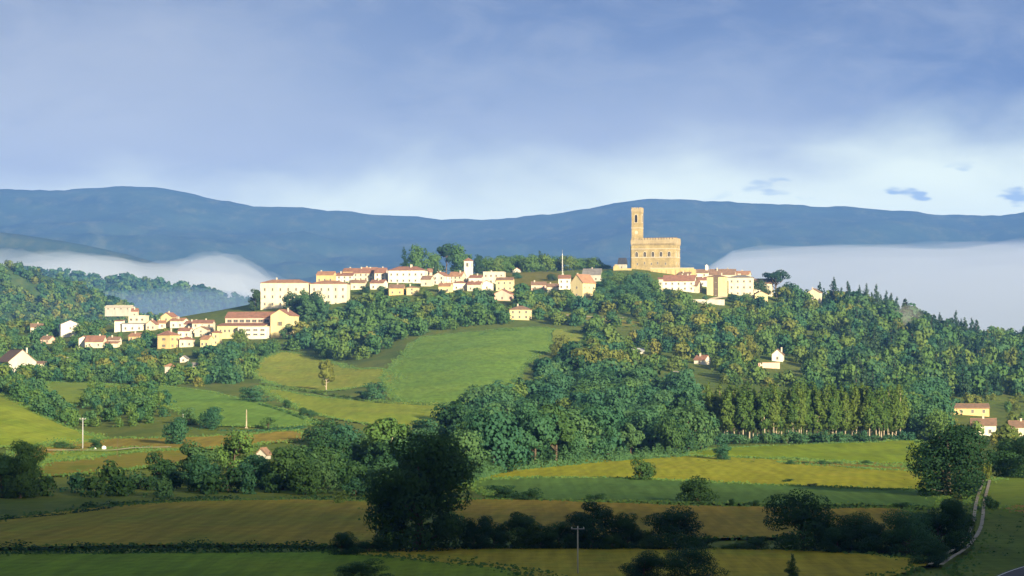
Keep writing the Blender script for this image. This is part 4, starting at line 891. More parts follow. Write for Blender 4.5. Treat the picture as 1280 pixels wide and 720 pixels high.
m.poly([(-.2,-.2,-.5),(.2,-.2,-.5),(.2,.2,-.5),(-.2,.2,-.5),(-.13,-.13,hh),(.13,-.13,hh),(.13,.13,hh),(-.13,.13,hh)], [(0,3,2,1),(4,5,6,7),(0,1,5,4),(1,2,6,5),(2,3,7,6),(3,0,4,7)]); link('shaft', m.mesh('shaft', [MATS['pale_bark']]), o)
m = MB(); m.box(-.45, .45, -.45, .45, -.6, .3); link('base', m.mesh('pillar_base', [MATS['pale_bark']]), o)
x, y = (703 - 640) / F * 1785, 1785; mh = CH + (HOR - 317) * y / F - H(x, y)
o = empty('radio_mast', (x, y, H(x, y)), 'tall thin white mast rising over the ridge field', 'mast'); m = MB()
for k in range(3):
    a = k * 2.094; m.tube([(math.cos(a) * .4, math.sin(a) * .4, -.5), (math.cos(a) * .15, math.sin(a) * .15, mh)], .07, 5)
for i in range(12):
    z0, z1 = mh * i / 12, mh * (i + 1) / 12; f0, f1 = .4 - .25 * i / 12, .4 - .25 * (i + 1) / 12
    for k in range(3): a, b = k * 2.094, (k + 1) * 2.094; m.tube([(math.cos(a) * f0, math.sin(a) * f0, z0), (math.cos(b) * f1, math.sin(b) * f1, z1)], .035, 4)
link('lattice', m.mesh('mast_lattice', [MATS['white_paint']]), o)
m = MB(); m.tube([(0, 0, mh), (0, 0, mh + 2.5)], .08, 6); link('antenna', m.mesh('antenna', [MATS['metal_grey']]), o)
for px, yb, w, lab in ((130.5, 563, 1.15, 'white plastic water tank on the pale farm track, the larger of two'), (119, 563.5, .8, 'small white water tank beside the larger one on the farm track')):
    x, y, z = ground(px, yb); o = empty('water_tank', (x, y, z), lab, 'tank'); m = MB(); m.tube([(0,0,-.1), (0,0,.1), (0,0,w*.8), (0,0,w), (0,0,w*1.08)], [w*.5, w*.52, w*.52, w*.4, w*.15], 16); b_ = link('tank_body', m.mesh('tank_body', [MATS['white_paint']], True), o)
    m = MB(); m.tube([(0,0,w*1.08), (0,0,w*1.16)], w*.17, 12); link('lid', m.mesh('tank_lid', [MATS['metal_grey']]), b_)

# ------------------------------------------------------------------ single trees and shrubs one can point to
T = plant_px
# the near plain, in shade
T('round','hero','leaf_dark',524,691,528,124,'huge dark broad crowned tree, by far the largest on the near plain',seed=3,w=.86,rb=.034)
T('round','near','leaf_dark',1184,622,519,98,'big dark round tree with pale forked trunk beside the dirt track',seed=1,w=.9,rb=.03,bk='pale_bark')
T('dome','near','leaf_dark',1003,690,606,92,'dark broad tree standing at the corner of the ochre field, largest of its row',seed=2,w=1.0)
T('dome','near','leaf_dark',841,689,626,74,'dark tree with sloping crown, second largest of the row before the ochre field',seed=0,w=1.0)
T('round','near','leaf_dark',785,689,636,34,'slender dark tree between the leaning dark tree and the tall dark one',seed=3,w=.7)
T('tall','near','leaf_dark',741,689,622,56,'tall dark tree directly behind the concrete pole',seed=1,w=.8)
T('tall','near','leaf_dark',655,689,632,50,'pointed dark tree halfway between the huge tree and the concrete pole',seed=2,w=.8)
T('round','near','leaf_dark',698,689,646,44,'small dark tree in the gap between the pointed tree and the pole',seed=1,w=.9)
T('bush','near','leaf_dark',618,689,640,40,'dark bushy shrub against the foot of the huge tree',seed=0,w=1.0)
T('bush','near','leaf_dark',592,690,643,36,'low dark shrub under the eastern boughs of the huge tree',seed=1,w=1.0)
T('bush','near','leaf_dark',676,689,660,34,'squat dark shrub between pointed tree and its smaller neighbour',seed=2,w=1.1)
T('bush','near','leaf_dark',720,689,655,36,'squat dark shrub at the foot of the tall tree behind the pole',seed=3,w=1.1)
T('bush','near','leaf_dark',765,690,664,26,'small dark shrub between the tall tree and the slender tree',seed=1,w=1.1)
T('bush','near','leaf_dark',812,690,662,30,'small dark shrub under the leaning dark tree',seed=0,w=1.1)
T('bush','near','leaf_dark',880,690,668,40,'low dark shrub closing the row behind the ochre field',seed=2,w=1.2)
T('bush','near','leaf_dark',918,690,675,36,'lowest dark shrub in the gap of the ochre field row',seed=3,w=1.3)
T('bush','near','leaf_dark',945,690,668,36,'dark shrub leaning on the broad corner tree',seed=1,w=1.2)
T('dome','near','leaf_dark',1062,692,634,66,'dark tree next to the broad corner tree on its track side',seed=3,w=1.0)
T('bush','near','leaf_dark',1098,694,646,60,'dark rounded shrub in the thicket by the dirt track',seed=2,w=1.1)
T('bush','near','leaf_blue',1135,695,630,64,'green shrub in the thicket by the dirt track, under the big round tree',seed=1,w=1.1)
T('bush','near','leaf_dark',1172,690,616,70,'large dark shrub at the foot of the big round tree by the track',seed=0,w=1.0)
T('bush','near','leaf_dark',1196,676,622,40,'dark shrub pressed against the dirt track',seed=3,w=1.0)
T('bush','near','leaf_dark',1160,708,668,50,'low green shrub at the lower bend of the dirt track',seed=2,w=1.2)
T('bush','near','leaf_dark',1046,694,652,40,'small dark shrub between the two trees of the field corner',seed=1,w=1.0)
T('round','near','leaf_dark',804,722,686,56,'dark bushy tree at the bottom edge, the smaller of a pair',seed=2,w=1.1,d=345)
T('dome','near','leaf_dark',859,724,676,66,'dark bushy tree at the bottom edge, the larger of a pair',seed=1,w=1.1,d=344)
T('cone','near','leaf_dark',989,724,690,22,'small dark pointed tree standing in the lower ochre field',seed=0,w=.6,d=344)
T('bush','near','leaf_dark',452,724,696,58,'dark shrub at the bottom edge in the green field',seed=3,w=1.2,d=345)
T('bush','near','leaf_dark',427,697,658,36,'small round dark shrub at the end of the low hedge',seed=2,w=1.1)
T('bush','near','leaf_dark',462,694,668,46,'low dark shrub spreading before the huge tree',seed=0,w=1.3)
# bushes among the plain fields
T('round','mid','leaf_dark',802,602,570,34,'round dark bushy tree alone between yellow and blue green crop',seed=2,w=1.0)
T('dome','mid','leaf_dark',872,629,591,40,'dark domed bush alone in the blue green crop',seed=0,w=1.0)
T('bush','mid','leaf_dark',1015,610,603,14,'tiny dark bush on the edge of the yellow crop',seed=1,w=1.2)
T('bush','mid','leaf_dark',745,628,615,26,'low dark bush at the edge of blue green crop and brown field',seed=1,w=1.3)
T('bush','mid','leaf_dark',624,625,602,44,'wide dark bush behind the huge tree at the edge of the blue green crop',seed=2,w=1.3)
T('bush','mid','leaf_dark',660,627,609,40,'long low dark bush trailing along the edge of the blue green crop',seed=3,w=1.5)
T('bush','mid','leaf_dark',915,633,622,10,'tiny upright bush between the blue green crop and brown field',seed=3,w=.9)
T('bush','mid','leaf_dark',940,633,624,18,'flat dark bush beside the tiny upright one',seed=0,w=1.4)
T('bush','mid','leaf_dark',985,604,597,16,'small bush on the boundary strip of the yellow crop',seed=2,w=1.3)
T('bush','mid','leaf_dark',1125,638,626,22,'dark bush at the far corner of the blue green crop',seed=1,w=1.2)
T('round','mid','leaf_blue',903,576,552,24,'spreading small tree at the corner of the bright green crop',seed=3,w=1.0)
for i, px in enumerate((988, 1004, 1030, 1046, 1082)):
    T('bush','mid','leaf_dark',px,582 - (i % 2), 574 + (i % 2) * 2, 17 + 3 * (i % 3),'low dark bush on the bank between bright green and yellow crop','bushes on the bank between the crops',seed=i % 4,w=1.5)
# the western plain
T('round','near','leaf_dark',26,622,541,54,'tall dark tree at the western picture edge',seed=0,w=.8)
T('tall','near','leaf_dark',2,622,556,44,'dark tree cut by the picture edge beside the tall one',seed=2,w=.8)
T('round','mid','leaf_blue',219,556,517,34,'round lone tree in the middle of the tan field',seed=1,w=.95)
T('dome','mid','leaf_wood',293,588,533,56,'broad round topped tree by the tan hay shed',seed=2,w=1.0)
T('round','mid','leaf_dark',354,612,552,62,'dark domed tree east of the tan hay shed',seed=0,w=1.0)
T('round','mid','leaf_dark',404,558,520,50,'round dark tree at the end of the tan field',seed=3,w=1.0)
T('dome','mid','leaf_blue',430,566,524,44,'second round tree beside the one at the end of the tan field',seed=1,w=1.0)
T('loose','mid','leaf_wood',485,590,516,64,'thin topped olive tree with pale trunk behind the huge tree',seed=2,w=.9,bk='pale_bark')
T('dome','mid','leaf_blue',532,560,518,50,'mid green tree looking over the crown of the huge tree',seed=3,w=1.0)
T('loose','mid','leaf_light',408,489,446,19,'slim pale green tree with bare lower trunk in the yellow field',seed=1,w=.5,bk='pale_bark')
T('round','mid','leaf_blue',469,501,474,32,'round bushy tree on the bank below the bright green field',seed=0,w=1.0)
T('bush','mid','leaf_blue',452,498,487,20,'small bush beside the round tree under the bright green field',seed=2,w=1.2)
T('bush','mid','leaf_blue',318,503,481,42,'wide dark bush on the crest of the green mound',seed=3,w=1.3)
T('bush','mid','leaf_dark',359,510,498,13,'small round bush alone on the strip behind the green mound',seed=1,w=1.0)
T('bush','mid','leaf_dark',385,522,508,22,'low bush at the tip of the green mound',seed=0,w=1.3)
T('bush','mid','leaf_wood',336,537,518,22,'tawny bush at the foot of the green mound',seed=2,w=1.1)
T('round','mid','leaf_blue',263,536,505,34,'round bushy tree in the hollow before the green mound',seed=1,w=1.1)
T('bush','mid','leaf_blue',238,531,508,26,'smaller bushy tree in the hollow before the green mound',seed=3,w=1.1)
T('bush','mid','leaf_dark',118,562,546,18,'small dark bush behind the white water tanks',seed=2,w=1.1)
T('bush','mid','leaf_dark',80,562,551,34,'low dark bush beside the grey utility pole',seed=0,w=1.4)
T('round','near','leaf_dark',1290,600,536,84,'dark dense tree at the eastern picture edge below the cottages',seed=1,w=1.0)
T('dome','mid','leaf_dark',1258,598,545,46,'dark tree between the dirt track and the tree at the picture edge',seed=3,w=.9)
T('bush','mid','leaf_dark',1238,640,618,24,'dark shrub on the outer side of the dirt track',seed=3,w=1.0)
T('bush','mid','leaf_light',1232,602,575,14,'pale bush where the dirt track meets the big tree',seed=1,w=.7)
# trees on the ridge
T('cone','mid','leaf_conifer',505,338,306,15,'dark blunt conifer at the western end of the ridge grove',seed=1,w=.62,d=1830)
T('dome','mid','leaf_wood',524,340,303,34,'broad light green tree in the ridge grove',seed=2,w=.95,d=1835)
T('dome','mid','leaf_wood',541,340,311,22,'lower green tree in the middle of the ridge grove',seed=1,w=.9,d=1835)
T('pine','mid','leaf_conifer',558,342,300,24,'layered dark cedar in the ridge grove',seed=0,w=.6,d=1840)
T('dome','mid','leaf_wood',573,342,300,32,'tall round tree behind the white bell tower',seed=3,w=.85,d=1845)
T('tall','mid','leaf_conifer',597,340,316,14,'dark tree just east of the bell tower',seed=0,w=.7,d=1840)
RIDGE = [(612,318,24,0),(628,316,24,1),(643,317,22,0),(658,319,20,0),(674,312,24,2),(690,317,22,0),(712,318,24,0),(728,321,18,1),(606,322,20,0),(620,320,22,1),(636,319,22,0),(651,317,22,1),(666,315,24,0),(682,314,24,0),(700,319,22,1),(721,321,22,0),(736,324,18,0),(757,330,16,0)]
for i, (px, yt, w_, k) in enumerate(RIDGE):
    T(('dome','round','cone')[k],'mid',('leaf_wood','leaf_wood','leaf_conifer')[k],px,341,yt,w_,'green tree in the row along the top of the ridge field' if k < 2 else 'dark pointed tree in the row along the top of the ridge field', 'trees along the ridge top',seed=i % 4,w=.9,d=1850 + (i % 3) * 6)
T('dome','mid','leaf_wood',744,339,320,23,'round green tree alone between ridge row and castle turret',seed=2,w=1.0,d=1850)
T('pine','mid','leaf_conifer',970,372,334,34,'tall umbrella pine at the eastern end of the town',seed=1,w=.85,rb=.03)
T('dome','mid','leaf_conifer',950,372,347,22,'dark tree leaning on the umbrella pine',seed=2,w=.9)
T('dome','mid','leaf_conifer',988,374,350,22,'dark tree past the umbrella pine on the town edge',seed=0,w=.9)
T('round','mid','leaf_light',931,451,418,32,'yellow green spreading tree with pale trunk in the eastern wood',seed=2,w=1.0,bk='pale_bark')
T('loose','mid','leaf_light',741,482,426,64,'large yellow olive tree at the edge of the bright green field',seed=1,w=1.1)
T('tall','mid','leaf_light',807,497,470,18,'golden rounded tree in the hollow of the wood',seed=0,w=.7)
T('round','mid','leaf_light',700,446,416,26,'pale tree at the upper corner of the bright green field',seed=3,w=.9)
T('dome','mid','leaf_light',845,435,404,54,'broad yellow green tree below the castle',seed=2,w=1.1)
# round the castle and the town
CAST = [(776,366,337,26),(793,368,336,28),(808,368,338,26),(762,370,347,22),(780,374,352,30),(800,374,352,28),(818,370,348,20),(750,374,356,20),(760,384,364,28),(785,384,364,30),(812,382,362,30)]
for i, (px, yb, yt, w_) in enumerate(CAST):
    T('dome','mid','leaf_blue' if i % 3 else 'leaf_wood',px,yb,yt,w_,'dense green tree on the steep bank under the castle walls','trees under the castle walls',seed=i % 4,w=.95)
TOWN = [(364,392,362,20),(378,393,360,20),(395,396,358,20),(402,400,366,22),(372,400,370,22),(384,402,366,26)]
for i, (px, yb, yt, w_) in enumerate(TOWN):
    T('tall','mid','leaf_blue' if i % 2 else 'leaf_conifer',px,yb,yt,w_,'dark tree standing before the great white block','trees before the great white block',seed=i % 4,w=.8)
AMONG = [(655,368,13),(672,372,14),(690,374,14),(706,370,10),(749,366,16),(757,360,14),(765,358,14),(822,372,12),(836,373,14),(850,374,12),(880,379,10),(916,378,12),(934,378,13),(950,380,12),(610,372,12),(596,370,12),(575,371,12),(552,372,12),(530,370,12),(478,368,12),(455,368,12),(432,362,12),(646,349,10),(690,352,11),(752,350,12),(760,347,11)]
for i, (px, yb, hh_) in enumerate(AMONG):
    T('dome','mid',('leaf_wood','leaf_blue','leaf_conifer')[i % 3],px,yb,yb - hh_,hh_ * 1.25,'small rounded tree standing among the houses of the ridge town','trees among the town houses',seed=i % 4,w=.95)
T('tall','mid','leaf_conifer',319,388,357,20,'dark tree clump at the western corner of the great white block',seed=2,w=.8)
T('dome','mid','leaf_wood',300,432,408,20,'round green tree before the white wing of the school',seed=1,w=.9)
T('round','mid','leaf_blue',358,424,404,18,'green tree by the yellow gable of the school',seed=2,w=.9)
T('dome','mid','leaf_wood',127,410,398,20,'pale green tree between the white gabled house and the white villa',seed=3,w=1.0)
T('tall','mid','leaf_conifer',544,352,325,7,'thin dark cypress among the ridge houses',seed=1,w=.3)
T('dome','mid','leaf_wood',515,365,352,13,'small tree before the long white ridge building',seed=0,w=1.0)

# ------------------------------------------------------------------ the poplar plantation
POPL = 'tall slender poplar with pale bare lower trunk in the plantation behind the bright green crop'
xs = np.concatenate([np.linspace(905, 1118, 36) + RNG.uniform(-2, 2, 36), np.linspace(885, 1122, 34) + RNG.uniform(-3, 3, 34)])
for i, px in enumerate(xs):
    row = 0 if i < 36 else 1
    d = 912 + row * 14 + RNG.uniform(-3, 3); yt = 487 - (px - 1000) * .006 + RNG.uniform(-5, 5) - row * 3
    T('poplar','mid','leaf_poplar',px,0,yt,RNG.uniform(17, 22),POPL,'poplars of the plantation',seed=i % 4,w=.30,d=d,bk='pale_bark',rb=.013)
# hedge of shrubs along the foot of the plantation
for i, px in enumerate(np.linspace(870, 1130, 42)):
    T('bush','far','leaf_blue',px + RNG.uniform(-3, 3),0,540 + RNG.uniform(-5, 4),RNG.uniform(14, 24),'low green shrub at the foot of the poplar plantation','shrubs at the foot of the poplars',seed=i % 4,w=1.3,d=903 + RNG.uniform(-3, 3))

# ------------------------------------------------------------------ conifers on the eastern hill shoulder
CON = [(1031,372,13),(1042,346,16),(1052,358,12),(1060,350,13),(1066,364,12),(1074,356,12),(1083,353,12),(1090,364,11),(1096,354,13),(1101,368,12),(1108,362,11),(1114,365,12),(1121,370,12),(1130,378,11),(1137,388,10),(1158,388,18),(1167,392,12),(1175,390,11),(1183,401,10),(1190,396,14),(1195,387,12),(1201,398,12),(1208,403,9),(1214,408,9),(1222,412,10),(1233,413,8),(1245,418,10),(1260,420,10),(1274,421,12),(1150,400,14),(1144,396,12)]
for i, (px, yt, w_) in enumerate(CON):
    y_ = 1730 + (i * 37 % 90); x_ = (px - 640) / F * y_; z_ = H(x_, y_); hpx = (CH - z_) / y_ * F + HOR - yt
    if hpx < 10: y_ -= 60; x_ = (px - 640) / F * y_
    T('cone','mid','leaf_conifer',px,0,yt,max(w_, 9) * 1.25,'dark pointed conifer on the skyline of the eastern hill shoulder','conifers on the eastern shoulder',seed=i % 4,w=.5,d=y_)

# ------------------------------------------------------------------ woods: every tree placed on the ground, the largest in view as things, the rest as one wood
def scatter(poly, s0, kinds, hr, label, group, tone_w, avoid=(), wr=(.75, 1.05)):
    'jittered grid over the ground seen inside a picture polygon'
    pts = []; d0 = 560
    ys = np.arange(560, 2000, s0); out = []
    for y in ys:
        xs = np.arange(-700, 760, s0) + (0 if int(y / s0) % 2 else s0 / 2)
        X = xs + RNG.uniform(-.38, .38, len(xs)) * s0; Y = y + RNG.uniform(-.38, .38, len(xs)) * s0
        out.append(np.stack([X, Y], 1))
    G = np.concatenate(out); Z = terrain(G[:, 0], G[:, 1])
    px = 640 + G[:, 0] / G[:, 1] * F; py = HOR + (CH - Z) / G[:, 1] * F
    m = inside(np.stack([px, py], 1), poly)
    for a in avoid: m &= ~inside(np.stack([px, py], 1), a)
    for x, y, z, u, v in zip(G[m, 0], G[m, 1], Z[m], px[m], py[m]):
        h = hr[0] + (hr[1] * 1.22 - hr[0]) * RNG.uniform(0, 1) ** 1.7; wd = h * RNG.uniform(*wr); k = kinds[int(RNG.integers(len(kinds)))]
        tone = RNG.choice(len(tone_w), p=np.array(list(tone_w.values())) / sum(tone_w.values()))
        pts.append(dict(x=x, y=y, z=z, u=u, v=v, h=h, w=wd, k=k, tone=list(tone_w)[tone], size=h * wd / y ** 2, label=label, group=group))
    return pts
HOUSEBOX = []
for o in COL.objects:
    if o.parent is None and o.get('category') in ('house', 'school', 'convent', 'building', 'barn', 'shed', 'cottage', 'hut', 'wall', 'church', 'hall', 'tower', 'castle', 'turret') :
        bb = [c.matrix_basis for c in o.children]; w_ = max([max(abs(v[0]) for v in c.bound_box) for c in o.children] + [3]); HOUSEBOX.append((o.location.x, o.location.y, w_ + 3.5, o.location.z, o.get('category')))
def blocked(p):
    for x, y, w_, z, c in HOUSEBOX:
        dx = abs(p['x'] - x); dy = y - p['y']
        if dx < w_ and -12 < dy < 9: return True
        if dx < w_ - 1 and 9 <= dy < 90:      # in front of a house: keep low enough to leave it in view
            if p['z'] + p['h'] > z + .3 + dy * .014: return True
    return False
F1 = [(478,440),(500,428),(524,421),(560,416),(600,412),(640,408),(690,407),(722,418),(706,434),(676,448),(659,464),(644,485),(618,505),(572,512),(570,525),(548,538),(485,538),(425,530),(380,536),(320,540),(250,536),(186,484),(310,480),(318,452),(350,438),(395,444),(440,458),(470,458)]
CLEAR = [[(868,372),(910,368),(912,380),(868,384)], [(690,389),(800,398),(800,406),(690,400)], [(600,344),(700,338),(702,358),(620,356)], [(845,461),(880,461),(880,474),(845,474)], [(940,450),(985,440),(1010,462),(945,470)], [(1178,498),(1282,498),(1282,552),(1178,552)], [(770,470),(860,466),(872,478),(840,490),(780,492)], [(745,412),(775,408),(800,414),(790,424),(752,424)], [(1195,470),(1250,462),(1290,470),(1240,482)], [(815,448),(840,444),(852,452),(826,456)]]
WOODS = []
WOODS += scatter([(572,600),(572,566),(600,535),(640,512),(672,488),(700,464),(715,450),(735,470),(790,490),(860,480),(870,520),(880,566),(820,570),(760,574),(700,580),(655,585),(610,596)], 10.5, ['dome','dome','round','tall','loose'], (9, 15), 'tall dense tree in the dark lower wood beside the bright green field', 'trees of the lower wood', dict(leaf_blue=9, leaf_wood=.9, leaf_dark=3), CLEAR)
WOODS += scatter([(715,450),(730,424),(742,400),(760,385),(830,378),(900,384),(960,378),(1010,376),(1030,384),(1060,400),(1060,470),(1040,490),(960,484),(900,480),(860,478),(790,488),(735,468)], 11, ['dome','dome','round','tall','round'], (4.5, 12), 'green tree in the mixed wood on the slope below castle and town', 'trees of the castle slope', dict(leaf_wood=6, leaf_blue=3, leaf_conifer=1, leaf_light=1.6, leaf_poplar=2), CLEAR)
WOODS += scatter([(1010,376),(1060,384),(1100,394),(1150,410),(1200,426),(1300,438),(1380,440),(1650,450),(1650,540),(1380,500),(1280,500),(1180,500),(1130,520),(1060,500),(1040,490),(1060,470),(1060,400)], 9.5, ['tall','round','cone','dome','tall'], (7, 14), 'green tree in the wood of the eastern hill shoulder', 'trees of the eastern shoulder', dict(leaf_wood=5, leaf_blue=3, leaf_conifer=2, leaf_light=.5), CLEAR, (.6, .9))
WOODS += scatter([(1118,548),(1122,515),(1150,500),(1180,500),(1180,552)], 9, ['dome','round','tall'], (9, 14), 'dense tree between the poplar plantation and the big tree by the track', 'trees past the poplars', dict(leaf_wood=5, leaf_blue=4), CLEAR)
WOODS += scatter([(1180,498),(1290,496),(1380,500),(1380,560),(1240,560),(1200,552)], 17, ['dome','round','bush'], (4, 7), 'low tree around the cottages at the edge of the eastern wood', 'low trees around the cottages', dict(leaf_wood=4, leaf_light=3), ())
WOODS += scatter([(378,440),(372,405),(385,398),(430,364),(480,366),(540,374),(600,376),(650,372),(700,372),(760,372),(745,392),(724,414),(690,404),(640,406),(600,410),(560,414),(524,420),(498,428),(470,446),(440,452),(400,446)], 9.5, ['dome','dome','round','loose','tall'], (6, 11), 'green tree in the wood hanging below the ridge town', 'trees below the ridge town', dict(leaf_wood=7, leaf_blue=3, leaf_light=.6), CLEAR)
WOODS += scatter([(-330,500),(-330,405),(-40,412),(60,410),(150,414),(200,416),(270,420),(330,424),(376,420),(378,440),(345,440),(320,452),(312,478),(240,484),(150,480),(60,478)], 9.5, ['dome','round','dome','tall'], (4.5, 8.5), 'green tree among the houses of the village below the town', 'trees around the village', dict(leaf_wood=5, leaf_blue=4, leaf_light=.5), CLEAR)
WOODS += scatter([(98,500),(115,488),(150,492),(190,486),(208,500),(216,520),(200,530),(160,534),(110,538),(104,524),(112,512)], 8, ['dome','round','dome'], (3, 5.2), 'rounded tree of the copse in the hollow between green fields', 'trees of the hollow copse', dict(leaf_blue=4, leaf_wood=4), ())
WOODS += scatter([(-60,484),(8,484),(52,480),(60,500),(92,512),(104,530),(98,540),(62,526),(30,506),(8,494),(-60,490)], 8, ['dome','round','bush'], (3.5, 6.5), 'tree of the hedgerow behind the western yellow green mound', 'trees of the mound hedgerow', dict(leaf_blue=4, leaf_wood=4), ())
WOODS += scatter([(-330,670),(-330,612),(-80,616),(30,616),(120,608),(200,602),(262,600),(300,596),(370,590),(400,575),(450,575),(500,566),(570,570),(580,590),(560,612),(470,622),(400,622),(300,620),(210,622),(140,628),(70,634),(0,642)], 9.5, ['dome','round','bush','dome'], (5, 9), 'dark tree of the thick shaded hedgerow behind the brown field', 'trees of the shaded hedgerow', dict(leaf_dark=6, leaf_blue=3), ())
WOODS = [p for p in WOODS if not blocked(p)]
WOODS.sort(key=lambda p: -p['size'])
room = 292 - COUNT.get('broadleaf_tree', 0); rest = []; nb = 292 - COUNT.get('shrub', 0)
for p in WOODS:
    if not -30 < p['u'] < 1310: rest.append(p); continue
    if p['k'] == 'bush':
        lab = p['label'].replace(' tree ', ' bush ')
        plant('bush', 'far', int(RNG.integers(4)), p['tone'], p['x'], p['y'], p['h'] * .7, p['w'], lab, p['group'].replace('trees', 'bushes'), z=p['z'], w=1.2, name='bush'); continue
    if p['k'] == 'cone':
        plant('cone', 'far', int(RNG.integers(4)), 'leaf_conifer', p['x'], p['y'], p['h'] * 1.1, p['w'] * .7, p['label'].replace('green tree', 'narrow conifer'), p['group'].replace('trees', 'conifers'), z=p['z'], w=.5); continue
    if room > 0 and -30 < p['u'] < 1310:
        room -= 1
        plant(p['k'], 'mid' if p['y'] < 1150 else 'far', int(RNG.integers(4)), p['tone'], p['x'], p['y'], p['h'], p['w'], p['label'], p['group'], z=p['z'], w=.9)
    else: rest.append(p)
# the smaller crowns, too many to single out, as one wood
def wood(name, items, tones, n, size, label):
    Vs, Ms, Tn = [], [], []; lib = {}
    for p in items:
        key = (p['k'], int(RNG.integers(5)))
        if key not in lib:
            C, N, cl = crown(key[0], 50 + key[1], n, size, .9); lib[key] = leaf_quads(C, N, size, np.random.default_rng(key[1]))
        a = RNG.uniform(0, 6.28); V = lib[key]; c, s = math.cos(a), math.sin(a); k = p['w'] / .9
        Q = np.stack([(V[:, 0] * c - V[:, 1] * s) * k + p['x'], (V[:, 0] * s + V[:, 1] * c) * k + p['y'], V[:, 2] * p['h'] + p['z'] - p['h'] * .06], 1)
        Vs.append(Q); Ms.append(np.full(len(V) // 4, tones.index(p['tone']))); Tn.append(np.full(len(V), RNG.uniform(0, 1)))
    V = np.concatenate(Vs); me = new_mesh(name, V, np.arange(len(V)).reshape(-1, 4), [MATS[t] for t in tones], np.concatenate(Ms))
    at = me.attributes.new('tint', 'FLOAT', 'POINT'); at.data.foreach_set('value', np.concatenate(Tn).astype(np.float32))
    return tag(link(name, me), label, 'wood', kind='stuff')
TONES = ['leaf_wood', 'leaf_light', 'leaf_dark', 'leaf_blue', 'leaf_conifer', 'leaf_poplar']
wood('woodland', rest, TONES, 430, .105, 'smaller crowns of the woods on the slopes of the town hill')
# far woods on the low hill beyond the village
far = []
pxs = RNG.uniform(-60, 210, 1300); dd_ = RNG.uniform(2250, 2680, 1300)
hb_top = np.interp(pxs, [a for a, b in HILLB], [b for a, b in HILLB])
from mathutils.bvhtree import BVHTree
hm = [o for o in COL.objects if o.name.startswith('hill')][-1].data
bv = BVHTree.FromPolygons([v.co[:] for v in hm.vertices], [p.vertices[:] for p in hm.polygons])
for a, d in zip(pxs, dd_):
    x = (a - 640) / F * d; r_ = bv.ray_cast(Vector((x, d, 2000)), Vector((0, 0, -1)))
    if r_[0] is None: continue
    if math.sin(x / 60 + 1) * math.sin(d / 70) + .5 * math.sin(x / 23 + d / 31) > .55: continue
    h = RNG.uniform(6, 11); far.append(dict(x=x, y=d, z=r_[0].z, h=h, w=h * RNG.uniform(.8, 1.1), k=('dome', 'round', 'tall')[int(RNG.integers(3))], tone=TONES[(0, 0, 3, 3, 0, 1, 4)[int(RNG.integers(7))]]))
wood('far_woodland', far, TONES, 130, .19, 'continuous wood covering the low hill beyond the village')

hm = [o for o in COL.objects if o.name.startswith('hill')][-2].data
bv = BVHTree.FromPolygons([v.co[:] for v in hm.vertices], [p.vertices[:] for p in hm.polygons]); far = []
for a, d in zip(RNG.uniform(-40, 340, 2600), RNG.uniform(3600, 4360, 2600)):
    x = (a - 640) / F * d; r_ = bv.ray_cast(Vector((x, d, 2000)), Vector((0, 0, -1)))
    if r_[0] is None: continue
    h = RNG.uniform(8, 15); far.append(dict(x=x, y=d, z=r_[0].z, h=h, w=h * RNG.uniform(.8, 1.1), k=('dome', 'round')[int(RNG.integers(2))], tone=TONES[(0, 3, 3, 4, 0)[int(RNG.integers(5))]]))
wood('far_woodland', far, TONES, 60, .28, 'wood covering the farther blue hill in front of the fog')

# ------------------------------------------------------------------ low hedges along the fields
def hedge(px_pts, h, w, tone, label, dens=5.0, size=.42, gaps=True):
    P_ = to_ground(cr_smooth(px_pts, False, 8)); ph = RNG.uniform(0, 6.28); seg = np.linalg.norm(np.diff(P_, axis=0), axis=1); L = np.concatenate([[0], np.cumsum(seg)])
    n = int(L[-1] * dens * (h + w)); t = RNG.uniform(0, L[-1], n); X = np.interp(t, L, P_[:, 0]); Y = np.interp(t, L, P_[:, 1])
    if gaps: t = t[np.sin(t / 9.3 + ph) + np.sin(t / 4.1 + 2 * ph) + RNG.normal(0, .5, n) > -1.0]
    n = len(t); X = np.interp(t, L, P_[:, 0]); Y = np.interp(t, L, P_[:, 1]) + .4 * np.sin(t / 5 + ph)
    hh = h * (.72 + .25 * np.sin(t / 3.1) * np.sin(t / 7.7 + 1) + .18 * np.sin(t / 1.3 + 2)); a = RNG.uniform(0, math.pi, n); r = RNG.uniform(.6, 1.05, n)
    C = np.stack([X + RNG.normal(0, .3, n), Y + np.cos(a) * w / 2 * r, terrain(X, Y) + np.sin(a) * hh * r], 1)
    N = np.stack([np.zeros(n), np.cos(a), np.sin(a) + .2], 1)
    V = leaf_quads(C, N, size, RNG); me = new_mesh('hedge', V, np.arange(len(V)).reshape(-1, 4), [MATS[tone]])
    return tag(link('hedge', me), label, 'hedge')
hedge([(-40,694),(60,692),(180,691),(300,690),(400,689),(470,689)], 2.0, 2.2, 'leaf_dark', 'long low dark hedge between the brown field and the green field', 9, .34, False)
hedge([(-20,655),(40,650),(90,645),(140,638)], 1.2, 1.6, 'leaf_dark', 'short ragged hedge at the western end of the brown field')
hedge([(700,632),(760,631),(860,634),(960,637),(1000,637)], .7, 1.0, 'leaf_wood', 'thin dark hedge between the blue green crop and the brown field')
hedge([(1040,639),(1090,637),(1160,637)], 1.6, 1.8, 'leaf_dark', 'dark hedge at the far corner of the blue green crop')
hedge([(325,483),(380,489),(420,496),(460,503),(520,507),(560,508)], 1.8, 2.0, 'leaf_wood', 'brownish hedge on the bank under the bright green field')
hedge([(325,507),(350,514),(382,526)], 1.4, 1.6, 'leaf_wood', 'small hedge along the crest of the green mound')
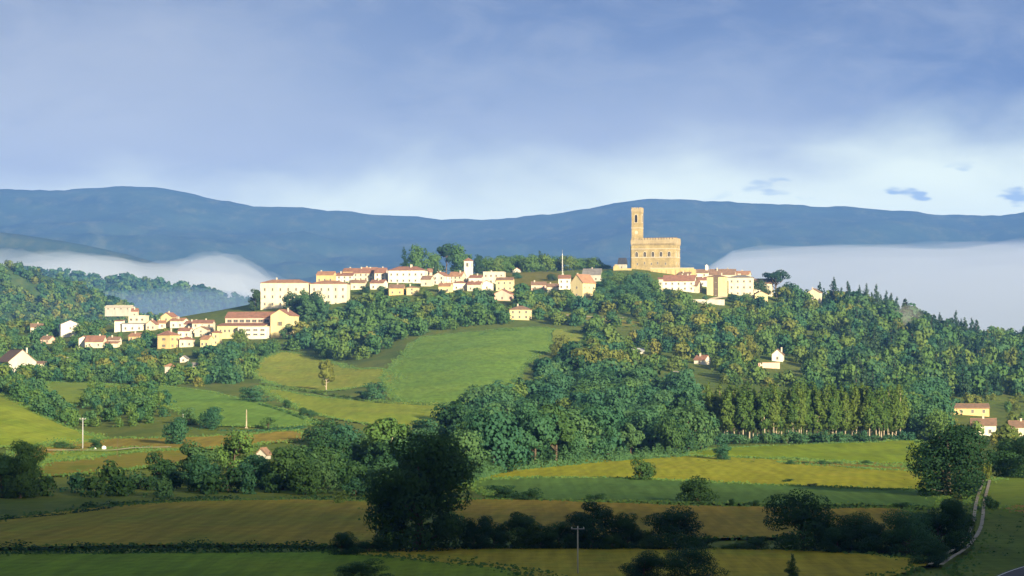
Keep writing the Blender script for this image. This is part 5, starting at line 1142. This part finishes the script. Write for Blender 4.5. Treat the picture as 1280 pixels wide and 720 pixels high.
hedge([(230,536),(280,539),(330,539),(380,536)], 1.2, 1.6, 'leaf_blue', 'low hedge at the foot of the green mound')
hedge([(585,606),(620,594),(660,588),(720,582),(790,576),(860,572)], 4.5, 5.0, 'leaf_blue', 'thick leafy hedge along the edge of the lower wood by the yellow crop')
hedge([(870,577),(930,579),(1000,580),(1060,583)], .7, 1.2, 'leaf_wood', 'faint dark hedge between bright green and yellow crop')
hedge([(600,420),(625,414),(650,414)], 1.5, 2.0, 'leaf_wood', 'short hedge at the head of the bright green field')
hedge([(90,640),(160,632),(230,628),(300,626),(380,626),(460,628)], 1.6, 3.0, 'leaf_dark', 'rough grassy hedge bank between brown field and shaded hedgerow')
for nm_, pts_ in (('vine row nearest the dirt track in the green corner plot', [(1240,700),(1246,672),(1250,648)]), ('middle vine row of the green corner plot', [(1254,702),(1262,682),(1276,650)]), ('outer vine row of the green corner plot', [(1276,700),(1284,680),(1294,654)])):
    hedge(pts_, .8, .9, 'leaf_dark', nm_, 8, .25, False)
hedge([(420,632),(440,629),(470,628)], 3.0, 4.0, 'leaf_poplar', 'bright green bramble hedge by the huge tree')

# rank grass and weeds along every field margin
E = []
for B in EDGES:
    B2 = np.vstack([B, B[:1]]); L = np.concatenate([[0], np.cumsum(np.linalg.norm(np.diff(B2, axis=0), axis=1))]); n = int(L[-1] * 6); t = RNG.uniform(0, L[-1], n)
    q = np.stack([np.interp(t, L, B2[:, 0]), np.interp(t, L, B2[:, 1])], 1) + RNG.normal(0, 1, (n, 2)) * (.6 + 1.1 * np.abs(np.sin(t / 13))[:, None])
    E.append(q)
E = np.concatenate(E); E = E[(E[:, 1] > 340) & (E[:, 1] < 1700)]
tk = to_ground(cr_smooth(TRACK, False, 6)); E = E[np.min(np.linalg.norm(E[:, None] - tk[None], axis=2), axis=1) > 2.0]
C = np.c_[E, terrain(E[:, 0], E[:, 1]) + RNG.uniform(.25, .7, len(E))]
V = leaf_quads(C, np.tile([0, -.75, .55], (len(E), 1)), .42, RNG)
gm = new_mesh('grass', V, np.arange(len(V)).reshape(-1, 4), [MATS['leaf_wood'], MATS['leaf_poplar']], RNG.integers(0, 2, len(E)))
at = gm.attributes.new('tint', 'FLOAT', 'POINT'); at.data.foreach_set('value', np.repeat(RNG.uniform(0, 1, len(E)), 4).astype(np.float32))
tag(link('grass', gm), 'rank grass and weeds along the margins of the fields', 'grass', kind='stuff')
